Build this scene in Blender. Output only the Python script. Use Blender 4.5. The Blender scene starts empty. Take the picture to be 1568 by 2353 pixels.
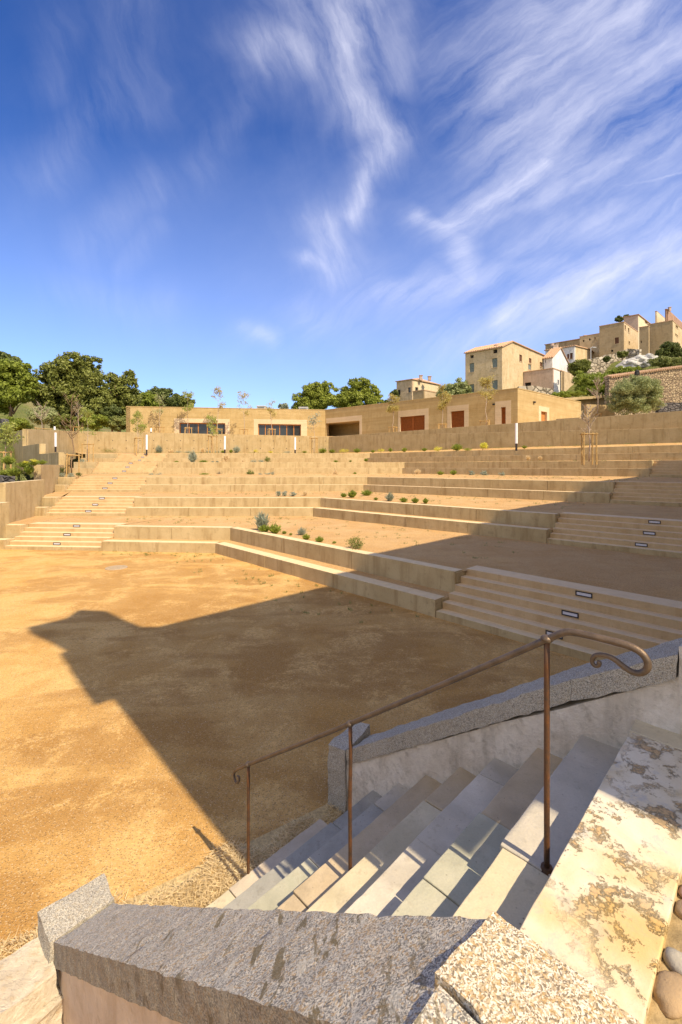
import bpy, bmesh, math, random
import numpy as np
from mathutils import Vector, noise as mnoise
sc = bpy.context.scene
COL = sc.collection
R = math.radians
# ------------------------------------------------------------ camera
F, CX, HY, EYE = 1020.0, 784.0, 1072.0, 3.6     # focal length and horizon in units of the 1568x2353 frame
cam_d = bpy.data.cameras.new('camera'); cam = bpy.data.objects.new('camera', cam_d); COL.objects.link(cam)
cam.location = (0, 0, EYE); cam.rotation_euler = (R(90), 0, 0)
cam_d.sensor_fit = 'VERTICAL'; cam_d.sensor_height = 36; cam_d.lens = 36*F/2353
cam_d.shift_y = -(2353/2-HY)/2353; cam_d.clip_start = .05; cam_d.clip_end = 8000
sc.camera = cam
# ------------------------------------------------------------ light
LX, LY = -.68, .733            # ground direction the sunlight travels
ELEV = 50.0
sc.view_settings.view_transform = 'Standard'; sc.view_settings.look = 'None'
sc.view_settings.gamma = 1; sc.view_settings.use_curve_mapping = False
sc.view_settings.exposure = 0.55
sc.view_settings.use_white_balance = True; sc.view_settings.white_balance_temperature = 7900; sc.view_settings.white_balance_tint = 12
sd = bpy.data.lights.new('sun', 'SUN'); so = bpy.data.objects.new('sun', sd); COL.objects.link(so)
sd.energy = 4.1; sd.angle = R(.5); sd.color = (1, .93, .80)
ce = math.cos(R(ELEV))
so.rotation_euler = Vector((LX*ce, LY*ce, -math.sin(R(ELEV)))).to_track_quat('-Z', 'Y').to_euler()

class NT:
    """small node-tree writer"""
    def __init__(s, nt): s.t = nt
    def n(s, ty, ins=None, **kw):
        nd = s.t.nodes.new(ty)
        for k, v in kw.items(): setattr(nd, k, v)
        for k, v in (ins or {}).items():
            if isinstance(v, bpy.types.NodeSocket): s.t.links.new(v, nd.inputs[k])
            elif isinstance(v, bpy.types.Node): s.t.links.new(v.outputs[0], nd.inputs[k])
            else: nd.inputs[k].default_value = v
        return nd
    def m(s, op, a, b=0.0, c=0.0, clamp=False):
        return s.n('ShaderNodeMath', {0: a, 1: b, 2: c}, operation=op, use_clamp=clamp).outputs[0]
    def v(s, op, a, b=(0, 0, 0), sc_=None):
        nd = s.n('ShaderNodeVectorMath', {0: a, 1: b}, operation=op)
        if sc_ is not None:
            if isinstance(sc_, (int, float)): nd.inputs['Scale'].default_value = sc_
            else: s.t.links.new(sc_, nd.inputs['Scale'])
        return nd.outputs['Value'] if op in ('DOT_PRODUCT', 'LENGTH', 'DISTANCE') else nd.outputs[0]
    def noise(s, vec, scale, detail=4, rough=.55, dist=0.0, mul=None):
        if mul is not None: vec = s.v('MULTIPLY', vec, mul)
        return s.n('ShaderNodeTexNoise', {'Vector': vec, 'Scale': scale, 'Detail': detail, 'Roughness': rough, 'Distortion': dist}).outputs['Fac']
    def vor(s, vec, scale, feature='F1', out='Distance', rnd=1.0):
        return s.n('ShaderNodeTexVoronoi', {'Vector': vec, 'Scale': scale, 'Randomness': rnd}, feature=feature).outputs[out]
    def rng(s, x, a, b, c=0.0, d=1.0):
        return s.n('ShaderNodeMapRange', {0: x, 1: a, 2: b, 3: c, 4: d}).outputs[0]
    def mix(s, f, a, b, mode='MIX'):
        nd = s.n('ShaderNodeMix', data_type='RGBA', blend_type=mode)
        for i, v in ((0, f), (6, a), (7, b)):
            if isinstance(v, bpy.types.NodeSocket): s.t.links.new(v, nd.inputs[i])
            elif i and len(v) == 3: nd.inputs[i].default_value = (*v, 1)
            else: nd.inputs[i].default_value = v
        return nd.outputs[2]

def build_world():
    w = bpy.data.worlds.new('World'); sc.world = w; w.use_nodes = True
    w.node_tree.nodes.clear(); N = NT(w.node_tree)
    sky = N.n('ShaderNodeTexSky', sky_type='NISHITA', sun_disc=False, sun_elevation=R(ELEV), sun_rotation=math.atan2(-LX, -LY), altitude=300, air_density=1.0, dust_density=.6, ozone_density=2.4)
    g = N.n('ShaderNodeTexCoord').outputs['Generated']
    sx = N.n('ShaderNodeSeparateXYZ', {0: g}); X, Y, Z = sx.outputs
    yy = N.m('MAXIMUM', N.m('ABSOLUTE', Y), .05)
    u = N.m('DIVIDE', X, yy); v = N.m('DIVIDE', Z, yy)
    P = N.n('ShaderNodeCombineXYZ', {0: u, 1: v}).outputs[0]
    wn = N.n('ShaderNodeTexNoise', {'Vector': P, 'Scale': 2.6, 'Detail': 3}).outputs['Color']
    W = N.v('ADD', P, N.v('SCALE', N.v('SUBTRACT', wn, (.5, .5, .5)), sc_=.13))
    wn2 = N.n('ShaderNodeTexNoise', {'Vector': P, 'Scale': 9, 'Detail': 8, 'Roughness': .65}).outputs['Color']
    W = N.v('ADD', W, N.v('SCALE', N.v('SUBTRACT', wn2, (.5, .5, .5)), sc_=.045))
    W = N.v('MULTIPLY', W, (1, 1, 0))
    def seg(x0, y0, x1, y1, wd, it):
        a = ((x0-CX)/F, (HY-y0)/F, 0); b = ((x1-CX)/F, (HY-y1)/F, 0)
        ba = (b[0]-a[0], b[1]-a[1], 0); L2 = ba[0]**2+ba[1]**2
        pa = N.v('SUBTRACT', W, a)
        h = N.m('DIVIDE', N.v('DOT_PRODUCT', pa, ba), L2, clamp=True)
        q = N.v('SUBTRACT', pa, N.v('SCALE', ba, sc_=h))
        d = N.m('DIVIDE', N.v('LENGTH', q), wd*1.25/F)
        e = N.m('DIVIDE', it, N.m('ADD', 1.0, N.m('MULTIPLY', N.m('MULTIPLY', d, d), N.m('ADD', 1.0, d))))
        return e
    def b_left(a, c): return (a+c)/2 < 560
    def soft(segs): return [(a, b, c, d, (w if w < 9 else w*1.1+10), i*(.42 if b_left(a, c) else .40 if w < 9 else .76)) for a, b, c, d, w, i in segs]
    def tot(segs):
        segs = soft(segs)
        acc = None
        for s_ in segs:
            e = seg(*s_); acc = e if acc is None else N.m('MAXIMUM', acc, e)
        return acc
    V = [(820,-40,790,130,70,.75),(620,120,770,150,50,.6),(790,130,810,230,36,.85),(810,230,880,310,28,.95),(880,310,868,385,20,.95),(868,385,825,480,15,.9),
         (750,510,770,640,28,.7),(705,605,782,652,13,.65),(700,-20,720,100,60,.5),(900,40,880,170,45,.4),(600,170,460,390,28,.28),(310,-20,330,220,60,.3),
         (250,200,110,400,48,.33),(350,430,200,570,40,.33),(160,50,120,200,40,.22),(150,650,380,720,30,.28),(330,540,270,620,25,.25),(820,480,720,500,20,.35)]
    D = [(1560,-40,1150,170,110,.68),(1600,100,1180,330,95,.68),(1600,240,1230,420,80,.6),(1230,380,1030,515,22,.95),(1030,515,955,500,10,.85),(1310,280,1190,410,24,.7),
         (1600,378,1320,435,6,.75),(1320,435,1100,500,14,.5),(1050,540,1078,645,20,.7),(1600,550,1180,730,46,.8),(1600,620,1150,640,28,.6),(1150,640,880,690,26,.6),
         (900,690,700,730,30,.35),(1600,470,1200,560,60,.45),(1200,160,1080,340,40,.4),(560,765,620,782,9,.45),(1250,700,1000,790,40,.35)]
    def fib(ang, scl, k):
        c, s_ = math.cos(ang), math.sin(ang)
        p1 = N.v('DOT_PRODUCT', W, (c, s_, 0)); p2 = N.v('DOT_PRODUCT', W, (-s_, c, 0))
        q = N.n('ShaderNodeCombineXYZ', {0: N.m('MULTIPLY', p1, 1.0), 1: N.m('MULTIPLY', p2, k)}).outputs[0]
        return N.n('ShaderNodeTexNoise', {'Vector': q, 'Scale': scl, 'Detail': 10, 'Roughness': .64, 'Distortion': .15}).outputs['Fac']
    fv = fib(R(108), 2.6, 5.0); fd = fib(R(36), 2.3, 6.0)
    fb = N.noise(P, 3.0, 5, .6)
    mv = N.m('MULTIPLY', tot(V), N.rng(fv, .30, .70, .08, 1.15))
    md = N.m('MULTIPLY', tot(D), N.rng(fd, .30, .70, .08, 1.15))
    cl = N.m('MAXIMUM', mv, md)
    cl = N.m('ADD', cl, N.m('MULTIPLY', N.m('MULTIPLY', N.rng(fb, .35, .8), N.rng(u, -.4, .6, .03, .30)), N.rng(fd, .2, .7, .5, 1.1)))
    cl = N.m('MULTIPLY', cl, .78, clamp=True)
    base = N.n('ShaderNodeHueSaturation', {'Hue': .502, 'Saturation': 1.2, 'Value': 1.0, 'Color': sky.outputs[0]}).outputs[0]
    base = N.mix(1.0, base, (.84, 1.0, 1.14), 'MULTIPLY')
    gm = N.n('ShaderNodeGamma', {'Color': N.v('SCALE', base, sc_=.22), 'Gamma': 1.45}).outputs[0]
    base = N.v('SCALE', gm, sc_=4.7)
    base = N.mix(N.m('MULTIPLY', N.rng(v, .75, .0), .62), base, (2.55, 3.5, 6.6))
    back = N.rng(Y, .02, -.25)  # unseen pale veil behind the camera, added as neutral fill light
    cl = N.m('MAXIMUM', cl, N.m('MULTIPLY', back, N.rng(fb, .3, .7, .35, .8)))
    col = N.mix(cl, base, N.mix(back, (5.0, 5.6, 7.4), (6.0, 5.7, 5.3)))
    bg = N.n('ShaderNodeBackground', {'Color': col, 'Strength': .145})
    N.n('ShaderNodeOutputWorld', {'Surface': bg})
build_world()

# ------------------------------------------------------------ helpers
def tag(o, label=None, cat=None, group=None, kind=None):
    if label: o['label'] = label
    if cat: o['category'] = cat
    if group: o['group'] = group
    if kind: o['kind'] = kind
    return o
def empty(name, loc, label, cat, group=None, rz=0):
    o = bpy.data.objects.new(name, None); COL.objects.link(o); o.location = loc; o.rotation_euler = (0, 0, rz)
    o.empty_display_size = .2
    return tag(o, label, cat, group)
def P(x, y, Y):                                   # frame unit -> point at depth Y
    return Vector(((x-CX)/F*Y, Y, EYE-(y-HY)/F*Y))
def G(x, y, z):                                   # frame unit -> point on the level z
    Y = F*(EYE-z)/(y-HY); return Vector(((x-CX)/F*Y, Y, z))
EA = Vector((.702, .712, 0)); DB = Vector((-.712, .702, 0))
def AB(a, b, z): v = EA*a+DB*b; return Vector((v.x, v.y, z))
def V2(p): return Vector((p[0], p[1], 0))
class MB:
    def __init__(s): s.v = []; s.f = []
    def add(s, vs, fs):
        k = len(s.v); s.v += [tuple(v) for v in vs]; s.f += [tuple(i+k for i in f) for f in fs]; return s
    def prism(s, poly, z0, z1):                    # z0/z1 numbers or lists
        n = len(poly)
        a = z0 if isinstance(z0, (list, tuple)) else [z0]*n
        b = z1 if isinstance(z1, (list, tuple)) else [z1]*n
        vs = [(p[0], p[1], a[i]) for i, p in enumerate(poly)]+[(p[0], p[1], b[i]) for i, p in enumerate(poly)]
        fs = [tuple(range(n))[::-1], tuple(range(n, 2*n))]+[(i, (i+1) % n, n+(i+1) % n, n+i) for i in range(n)]
        return s.add(vs, fs)
    def box(s, c, x, y, z, hx, hy, hz):            # oriented box: centre, unit axes, half sizes
        c, x, y, z = map(Vector, (c, x, y, z))
        vs = [c+x*(i*hx)+y*(j*hy)+z*(k*hz) for k in (-1, 1) for j in (-1, 1) for i in (-1, 1)]
        return s.add(vs, [(0, 2, 3, 1), (4, 5, 7, 6), (0, 1, 5, 4), (2, 6, 7, 3), (0, 4, 6, 2), (1, 3, 7, 5)])
    def bx(s, x0, x1, y0, y1, z0, z1):
        return s.prism([(x0, y0), (x1, y0), (x1, y1), (x0, y1)], z0, z1)
    def tube(s, pts, rad, seg=8, cap=True):
        pts = [Vector(p) for p in pts]; n = len(pts)
        rad = rad if isinstance(rad, (list, tuple)) else [rad]*n
        up = None; vs = []
        for i, p in enumerate(pts):
            t = (pts[min(i+1, n-1)]-pts[max(i-1, 0)]).normalized()
            if up is None:
                up = t.orthogonal().normalized()
            up = (up-t*up.dot(t));
            up = up.normalized() if up.length > 1e-6 else t.orthogonal().normalized()
            sd_ = t.cross(up)
            for j in range(seg):
                a = 2*math.pi*j/seg; vs.append(p+(up*math.cos(a)+sd_*math.sin(a))*rad[i])
        fs = [(i*seg+j, i*seg+(j+1) % seg, (i+1)*seg+(j+1) % seg, (i+1)*seg+j) for i in range(n-1) for j in range(seg)]
        if cap: fs += [tuple(range(seg))[::-1], tuple(range((n-1)*seg, n*seg))]
        return s.add(vs, fs)
    def build(s, name, m, parent=None, bevel=0, smooth=False, sub=0, disp=0, dscale=3, sel=None):
        me = bpy.data.meshes.new(name); me.from_pydata(s.v, [], s.f); me.update()
        bm = bmesh.new(); bm.from_mesh(me)
        bmesh.ops.recalc_face_normals(bm, faces=bm.faces)
        if bevel:
            bmesh.ops.bevel(bm, geom=list(bm.edges), offset=bevel, segments=2, affect='EDGES', profile=.6)
        if sub:
            for _ in range(40):
                long = [e for e in bm.edges if e.calc_length() > sub]
                if not long: break
                bmesh.ops.subdivide_edges(bm, edges=long, cuts=1, use_grid_fill=True)
        if disp:
            bm.normal_update()
            mv = []
            for v in bm.verts:
                nn = mnoise.noise_vector(v.co*dscale)+mnoise.noise_vector(v.co*dscale*3.3)*.4
                mv.append(nn*disp)
            for v, d in zip(bm.verts, mv): v.co += d
        if sub or disp: bmesh.ops.triangulate(bm, faces=[f for f in bm.faces if len(f.verts) > 4])
        bm.to_mesh(me); bm.free()
        if smooth:
            me.polygons.foreach_set('use_smooth', [True]*len(me.polygons))
            if disp: me.set_sharp_from_angle(angle=R(48))
        me.materials.append(m)
        o = bpy.data.objects.new(name, me); COL.objects.link(o)
        if parent:
            o.parent = parent
            if parent.type == 'EMPTY' or True:
                o.matrix_parent_inverse = parent.matrix_basis.inverted()
        return o
def raw_mesh(name, V, Fq, m, parent=None, smooth=False):
    me = bpy.data.meshes.new(name)
    V = np.asarray(V, dtype=np.float32); Fq = np.asarray(Fq, dtype=np.int32); k = Fq.shape[1]
    me.vertices.add(len(V)); me.vertices.foreach_set('co', V.ravel())
    me.loops.add(Fq.size); me.loops.foreach_set('vertex_index', Fq.ravel())
    me.polygons.add(len(Fq)); me.polygons.foreach_set('loop_start', np.arange(0, Fq.size, k, dtype=np.int32))
    me.polygons.foreach_set('loop_total', np.full(len(Fq), k, dtype=np.int32))
    me.update(calc_edges=True)
    if smooth: me.polygons.foreach_set('use_smooth', [True]*len(me.polygons))
    me.materials.append(m)
    o = bpy.data.objects.new(name, me); COL.objects.link(o)
    if parent:
        o.parent = parent; o.matrix_parent_inverse = parent.matrix_basis.inverted()
    return o
def copy_tree(o, parent=None):
    c = o.copy(); COL.objects.link(c)
    if parent: c.parent = parent
    for ch in list(o.children): copy_tree(ch, c)
    return c
ORD = ['first', 'second', 'third', 'fourth', 'fifth', 'sixth', 'seventh', 'eighth', 'ninth', 'tenth', 'eleventh', 'twelfth', 'thirteenth', 'fourteenth', 'fifteenth', 'sixteenth', 'seventeenth', 'eighteenth', 'nineteenth', 'twentieth']

# ------------------------------------------------------------ materials
def material(name, fn, rough=.85, spec=.3):
    m = bpy.data.materials.new(name); m.use_nodes = True; nt = m.node_tree; nt.nodes.clear(); N = NT(nt)
    pos = N.n('ShaderNodeNewGeometry').outputs['Position']
    r = fn(N, pos)
    col, h, dist = r[:3]
    b = N.n('ShaderNodeBsdfPrincipled', {'Roughness': rough, 'Specular IOR Level': spec})
    if len(r) > 3:
        for k, v in r[3].items():
            if isinstance(v, bpy.types.NodeSocket): nt.links.new(v, b.inputs[k])
            else: b.inputs[k].default_value = v
    if isinstance(col, bpy.types.NodeSocket): nt.links.new(col, b.inputs['Base Color'])
    else: b.inputs['Base Color'].default_value = (*col, 1)
    if h is not None:
        bp = N.n('ShaderNodeBump', {'Height': h, 'Distance': dist, 'Strength': 1.0}); nt.links.new(bp.outputs[0], b.inputs['Normal'])
    N.n('ShaderNodeOutputMaterial', {'Surface': b})
    return m
def sc3(c, k): return tuple(x*k for x in c)

def f_gravel(patchy=1.0, c0=(.68, .38, .115), c1=(.78, .50, .20), dark=(.40, .20, .06)):
    def fn(N, p):
        big = N.noise(p, .22, 5, .6, .4); mid = N.noise(p, .9, 6, .62, .6); strk = N.noise(p, .55, 5, .6, .8, mul=(.45, 1.6, 1))
        fine = N.noise(p, 26, 4, .7); pv = N.n('ShaderNodeTexVoronoi', {'Vector': p, 'Scale': 110})
        col = N.mix(N.rng(mid, .35, .65), c0, c1)
        damp = N.m('MULTIPLY', N.rng(N.m('ADD', N.m('MULTIPLY', big, .55), N.m('MULTIPLY', strk, .45)), .475, .525), patchy)
        col = N.mix(N.m('MULTIPLY', damp, .62), col, dark)
        dc = N.v('DISTANCE', N.v('MULTIPLY', p, (1, .9, 0)), (1.5, 8.0, 0))
        shade_damp = N.m('MULTIPLY', N.rng(N.m('ADD', dc, N.m('MULTIPLY', N.m('SUBTRACT', mid, .5), 9.0)), 7.5, 5.2), patchy if patchy >= 1 else 0.0)
        col = N.mix(N.m('MULTIPLY', shade_damp, .35), col, sc3(dark, .85))  # damp gravel plus deepened shade, painted where the church shadow lies
        pale = N.m('MULTIPLY', N.rng(N.m('ADD', N.m('MULTIPLY', N.noise(p, .85, 8, .74, .25), .68), N.m('MULTIPLY', fine, .32)), .505, .56), patchy)
        col = N.mix(N.m('MULTIPLY', N.m('MULTIPLY', pale, N.rng(N.noise(p, 12, 4, .75), .34, .56)), .85), col, sc3(c1, 1.12))
        col = N.mix(N.rng(fine, .35, .7, 0, .55), col, sc3(c0, .55))
        rv = N.n('ShaderNodeSeparateColor', {0: pv.outputs['Color']}).outputs[0]
        col = N.mix(N.m('MULTIPLY', N.rng(rv, .93, .95), .35), col, (.75, .62, .42))
        col = N.mix(N.m('MULTIPLY', N.rng(rv, .12, .08), .6), col, (.16, .10, .05))
        h = N.m('ADD', N.m('MULTIPLY', pv.outputs['Distance'], .5), N.m('MULTIPLY', fine, .8))
        h = N.m('ADD', h, N.m('MULTIPLY', mid, 1.6))
        return col, h, .012
    return fn
M = {}
M['gravel'] = material('gravel', f_gravel(), .95, .1)
M['soil'] = material('terrace_soil', f_gravel(.35, (.62, .37, .15), (.68, .45, .22), (.40, .21, .09)), .95, .1)
def f_concrete(c, c2, stain, k=1.0, top=None, strata=0):
    def fn(N, p):
        a = N.noise(p, 1.1, 5, .6, .3); v = N.noise(p, 2.0, 5, .65, .2, mul=(1.6, 1.6, .22)); fi = N.noise(p, 34, 3, .7); w = N.noise(p, 5, 6, .7)
        col = N.mix(N.rng(a, .35, .68), c, c2)
        col = N.mix(N.m('MULTIPLY', N.rng(v, .5, .72), .55*k), col, stain)
        col = N.mix(N.m('MULTIPLY', N.rng(w, .56, .72), .35*k), col, sc3(stain, .6))
        col = N.mix(N.rng(fi, .3, .75, 0, .28), col, sc3(c, .6))
        h = N.m('ADD', N.m('MULTIPLY', fi, .3), w)
        if strata:
            z = N.n('ShaderNodeSeparateXYZ', {0: N.v('ADD', p, N.v('SCALE', N.n('ShaderNodeTexNoise', {'Vector': p, 'Scale': .8}).outputs['Color'], sc_=.22))}).outputs[2]
            zz = N.m('MULTIPLY', z, strata); lay = N.n('ShaderNodeTexNoise', {'Vector': N.v('MULTIPLY', p, (.12, .12, strata*.9)), 'Scale': 1.0, 'Detail': 5, 'Roughness': .7}).outputs['Fac']
            fr = N.m('FRACT', zz); line = N.rng(N.m('ABSOLUTE', N.m('SUBTRACT', fr, .5)), .44, .5)
            col = N.mix(N.m('MULTIPLY', N.rng(lay, .45, .62), .5), col, stain)
            col = N.mix(N.m('MULTIPLY', N.m('MULTIPLY', line, N.rng(w, .4, .6)), .5), col, sc3(stain, .65))
        if top:      # paler colour mixed in on upward faces
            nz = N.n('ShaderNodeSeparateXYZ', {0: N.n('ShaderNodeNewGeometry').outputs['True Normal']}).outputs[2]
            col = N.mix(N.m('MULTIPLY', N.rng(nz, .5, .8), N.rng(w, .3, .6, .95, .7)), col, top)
        pit = N.vor(p, 9)
        dots = N.rng(pit, .07, .05, 0, .55)
        col = N.mix(N.m('MULTIPLY', dots, N.rng(a, .45, .55)), col, sc3(stain, .35))
        return col, h, .012
    return fn
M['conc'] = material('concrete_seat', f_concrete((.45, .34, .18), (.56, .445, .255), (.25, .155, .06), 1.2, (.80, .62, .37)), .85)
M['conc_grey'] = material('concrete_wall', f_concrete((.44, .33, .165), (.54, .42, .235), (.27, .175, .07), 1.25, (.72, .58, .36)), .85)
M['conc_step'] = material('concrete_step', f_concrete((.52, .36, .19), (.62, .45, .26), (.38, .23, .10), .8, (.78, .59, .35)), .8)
M['earth'] = material('rammed_earth', f_concrete((.47, .34, .155), (.56, .42, .21), (.37, .25, .10), .9, strata=2.3), .9)
M['earth_pale'] = material('pale_earth_frame', f_concrete((.66, .52, .33), (.72, .58, .38), (.56, .43, .26), .5, strata=3), .9)
def f_plaster(c, c2, stain, scale=1.0, rgh=1.0):
    def fn(N, p):
        a = N.noise(p, .9*scale, 6, .65, .5); w = N.noise(p, 3.5*scale, 8, .75, .3); v = N.noise(p, 1.3*scale, 5, .6, .2, mul=(1.5, 1.5, .3)); f = N.noise(p, 30, 3, .7)
        col = N.mix(N.rng(a, .38, .62), c, c2)
        col = N.mix(N.m('MULTIPLY', N.rng(w, .52, .66), .65), col, stain)
        col = N.mix(N.m('MULTIPLY', N.rng(v, .52, .7), .4), col, sc3(stain, .75))
        col = N.mix(N.rng(f, .35, .75, 0, .25), col, sc3(c, .6))
        return col, N.m('ADD', w, N.m('MULTIPLY', f, .3)), .03*rgh
    return fn
def f_granite(c, c2, dk, rust, pale, rs=.5, drop=0.0):
    def fn(N, p):
        pw = N.v('ADD', p, N.v('SCALE', N.n('ShaderNodeTexNoise', {'Vector': p, 'Scale': 30, 'Detail': 3}).outputs['Color'], sc_=.03))
        v1 = N.n('ShaderNodeTexVoronoi', {'Vector': pw, 'Scale': 280}); v2 = N.n('ShaderNodeTexVoronoi', {'Vector': pw, 'Scale': 130})
        r1 = N.n('ShaderNodeSeparateColor', {0: v1.outputs['Color']}).outputs[0]; r2 = N.n('ShaderNodeSeparateColor', {0: v2.outputs['Color']}).outputs[1]
        a = N.noise(p, 2.2, 6, .65, .3); w = N.noise(p, 7, 7, .75)
        col = N.mix(N.rng(a, .38, .62), c, c2)
        col = N.mix(N.m('MULTIPLY', N.rng(r1, .60, .64), .75), col, pale)
        col = N.mix(N.m('MULTIPLY', N.rng(r1, .30, .26), .7), col, dk)
        col = N.mix(N.m('MULTIPLY', N.rng(r2, .78, .82), rs), col, rust)
        col = N.mix(N.m('MULTIPLY', N.rng(w, .55, .70), rs*.55), col, rust)
        if drop:
            ln = N.noise(p, 9, 4, .6, .3, mul=(2.6, .55, 1)); lm = N.noise(p, 1.3, 3, .5)
            k = N.m('MULTIPLY', N.rng(ln, .60, .63), N.rng(lm, .44, .52))
            col = N.mix(N.m('MULTIPLY', k, .8), col, (.16, .12, .055))
            ln2 = N.noise(N.v('ADD', p, (3.1, 7.7, 0)), 9, 4, .6, .3, mul=(2.6, .55, 1))
            k2 = N.m('MULTIPLY', N.rng(ln2, .60, .64), N.rng(lm, .42, .52))
            col = N.mix(N.m('MULTIPLY', k2, .6), col, (.60, .56, .46))
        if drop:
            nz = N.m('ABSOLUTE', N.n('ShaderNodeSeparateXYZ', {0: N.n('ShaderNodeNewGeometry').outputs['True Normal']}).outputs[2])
            col = N.mix(N.m('MULTIPLY', N.rng(nz, .55, .35), .6), col, (.12, .11, .09))  # upright faces darkened: their shade is painted into the stone colour
        h = N.m('ADD', N.m('MULTIPLY', N.noise(p, 160, 3, .7), .5), N.m('MULTIPLY', w, .9))
        return col, h, .008
    return fn
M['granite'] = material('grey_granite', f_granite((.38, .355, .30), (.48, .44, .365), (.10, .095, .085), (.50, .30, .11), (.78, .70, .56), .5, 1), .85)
M['granite_far'] = material('weathered_granite', f_granite((.33, .31, .26), (.41, .38, .31), (.12, .11, .10), (.42, .31, .17), (.62, .57, .47), .3), .92, .08)
M['granite_gold'] = material('golden_granite', f_granite((.52, .41, .26), (.60, .49, .33), (.13, .10, .07), (.55, .34, .13), (.84, .78, .64), .55), .85)
M['rock'] = material('pale_rock', f_plaster((.62, .52, .38), (.70, .62, .48), (.50, .34, .17), 3, 1), .9)
M['plaster_white'] = material('old_white_plaster', f_plaster((.66, .59, .48), (.82, .76, .65), (.36, .31, .235), 3.2, .7), .9)
M['plaster_pink'] = material('stained_plaster', f_plaster((.55, .44, .33), (.66, .55, .43), (.42, .32, .22), 2.5, .4), .9)
M['church'] = material('church_plaster', f_plaster((.62, .54, .40), (.68, .60, .46), (.50, .40, .27)), .9)
def slab(name, c, c2, sp=.5, st=(.34, .27, .18)):
    def fn(N, p):
        a = N.noise(p, 3.5, 6, .6, .5); w = N.noise(p, 14, 7, .7); f = N.noise(p, 90, 3, .7); b = N.noise(p, 1.6, 4, .5, .8)
        col = N.mix(N.rng(a, .35, .65), c, c2)
        col = N.mix(N.m('MULTIPLY', N.rng(w, .55, .7), sp), col, st)
        col = N.mix(N.m('MULTIPLY', N.rng(b, .48, .66), .5), col, sc3(c, .62))
        col = N.mix(N.rng(f, .3, .75, 0, .25), col, sc3(c, .55))
        pit = N.m('MULTIPLY', N.rng(N.vor(p, 23), .12, .06, 0, .7), N.rng(a, .4, .6)); col = N.mix(pit, col, sc3(st, .35))
        return col, N.m('ADD', N.m('MULTIPLY', w, 1.0), N.m('MULTIPLY', f, .3)), .006
    return material(name, fn, .75, .35)
M['s_cream'] = slab('cream_stone', (.62, .53, .34), (.70, .61, .42))
M['s_green'] = slab('green_stone', (.44, .43, .31), (.54, .51, .38), .4)
M['s_grey'] = slab('grey_stone', (.50, .455, .36), (.60, .54, .43), .45, (.24, .22, .18))
M['s_pink'] = slab('pink_stone', (.58, .48, .34), (.66, .56, .42))
M['s_dark'] = slab('dark_grey_stone', (.33, .32, .27), (.42, .40, .34), .4, (.16, .14, .11))
M['s_tan'] = slab('tan_stone', (.50, .39, .24), (.58, .46, .30), .45)
M['s_white'] = slab('white_stone', (.60, .54, .42), (.70, .63, .50))
def f_landing(N, p):
    a = N.noise(p, 3.0, 6, .6, .8); w = N.noise(p, 6.5, 10, .75, .15); f = N.noise(p, 80, 3, .7); r = N.noise(p, 2.4, 4, .5, .3); g = N.noise(N.v('ADD', p, (5, 2, 1)), 6, 9, .75, .3)
    col = N.mix(N.rng(a, .38, .62), (.64, .53, .33), (.74, .66, .50))
    col = N.mix(N.m('MULTIPLY', N.rng(g, .53, .62), .65), col, (.46, .45, .42))
    k = N.m('MULTIPLY', N.rng(N.m('ADD', w, N.m('MULTIPLY', N.m('SUBTRACT', f, .5), .12)), .525, .575), N.rng(r, .38, .52))
    col = N.mix(N.m('MULTIPLY', k, .72), col, N.mix(N.rng(f, .4, .6), (.30, .18, .06), (.58, .33, .12)))
    col = N.mix(N.m('MULTIPLY', N.rng(N.noise(p, 1.7, 3, .5), .60, .72), .6), col, (.62, .38, .10))
    return col, N.m('SUBTRACT', N.m('MULTIPLY', f, .25), N.m('MULTIPLY', k, 1.0)), .006
M['s_landing'] = material('worn_landing_stone', f_landing, .7)
def f_rust(N, p):
    a = N.noise(p, 14, 6, .7); f = N.noise(p, 120, 4, .7)
    col = N.mix(N.rng(a, .4, .65), (.10, .06, .038), (.21, .085, .032)); col = N.mix(N.rng(f, .5, .7, 0, .5), col, (.08, .045, .03))
    return col, N.m('ADD', a, f), .003, {'Metallic': .35, 'Roughness': .5}
M['rust'] = material('rusty_iron', f_rust, .5)
def f_rail(N, p):
    a = N.noise(p, 10, 5, .7); f = N.noise(p, 100, 4, .7)
    col = N.mix(N.rng(a, .4, .65), (.12, .088, .062), (.19, .135, .09)); col = N.mix(N.rng(f, .5, .7, 0, .4), col, (.11, .07, .05))
    return col, f, .002, {'Metallic': .4, 'Roughness': .42}
M['rail'] = material('brown_iron_rail', f_rail, .4)
def simple(name, c, var=.2, scale=3, rough=.8, bump=.004, **ex):
    def fn(N, p):
        a = N.noise(p, scale, 5, .6)
        return N.mix(N.rng(a, .3, .7), sc3(c, 1-var), sc3(c, 1+var)), a, bump, ex
    return material(name, fn, rough)
def leafm(name, c, c2, tr=.25):
    m = bpy.data.materials.new(name); m.use_nodes = True; nt = m.node_tree; nt.nodes.clear(); N = NT(nt)
    p = N.n('ShaderNodeNewGeometry')
    a = N.noise(p.outputs['Position'], 1.3, 3, .5); rn = p.outputs['Random Per Island']
    col = N.mix(N.rng(a, .35, .65), c, c2); col = N.mix(N.m('MULTIPLY', rn, .5), col, sc3(c2, 1.25))
    b = N.n('ShaderNodeBsdfPrincipled', {'Roughness': .55, 'Specular IOR Level': .3, 'Base Color': col})
    t = N.n('ShaderNodeBsdfTranslucent', {'Color': col}); mx = N.n('ShaderNodeMixShader', {0: tr, 1: b, 2: t})
    N.n('ShaderNodeOutputMaterial', {'Surface': mx}); return m
M['leaf_oak'] = leafm('oak_leaf', (.13, .16, .035), (.22, .24, .055))
M['leaf_lime'] = leafm('bright_leaf', (.18, .24, .035), (.29, .34, .06), .4)
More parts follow.
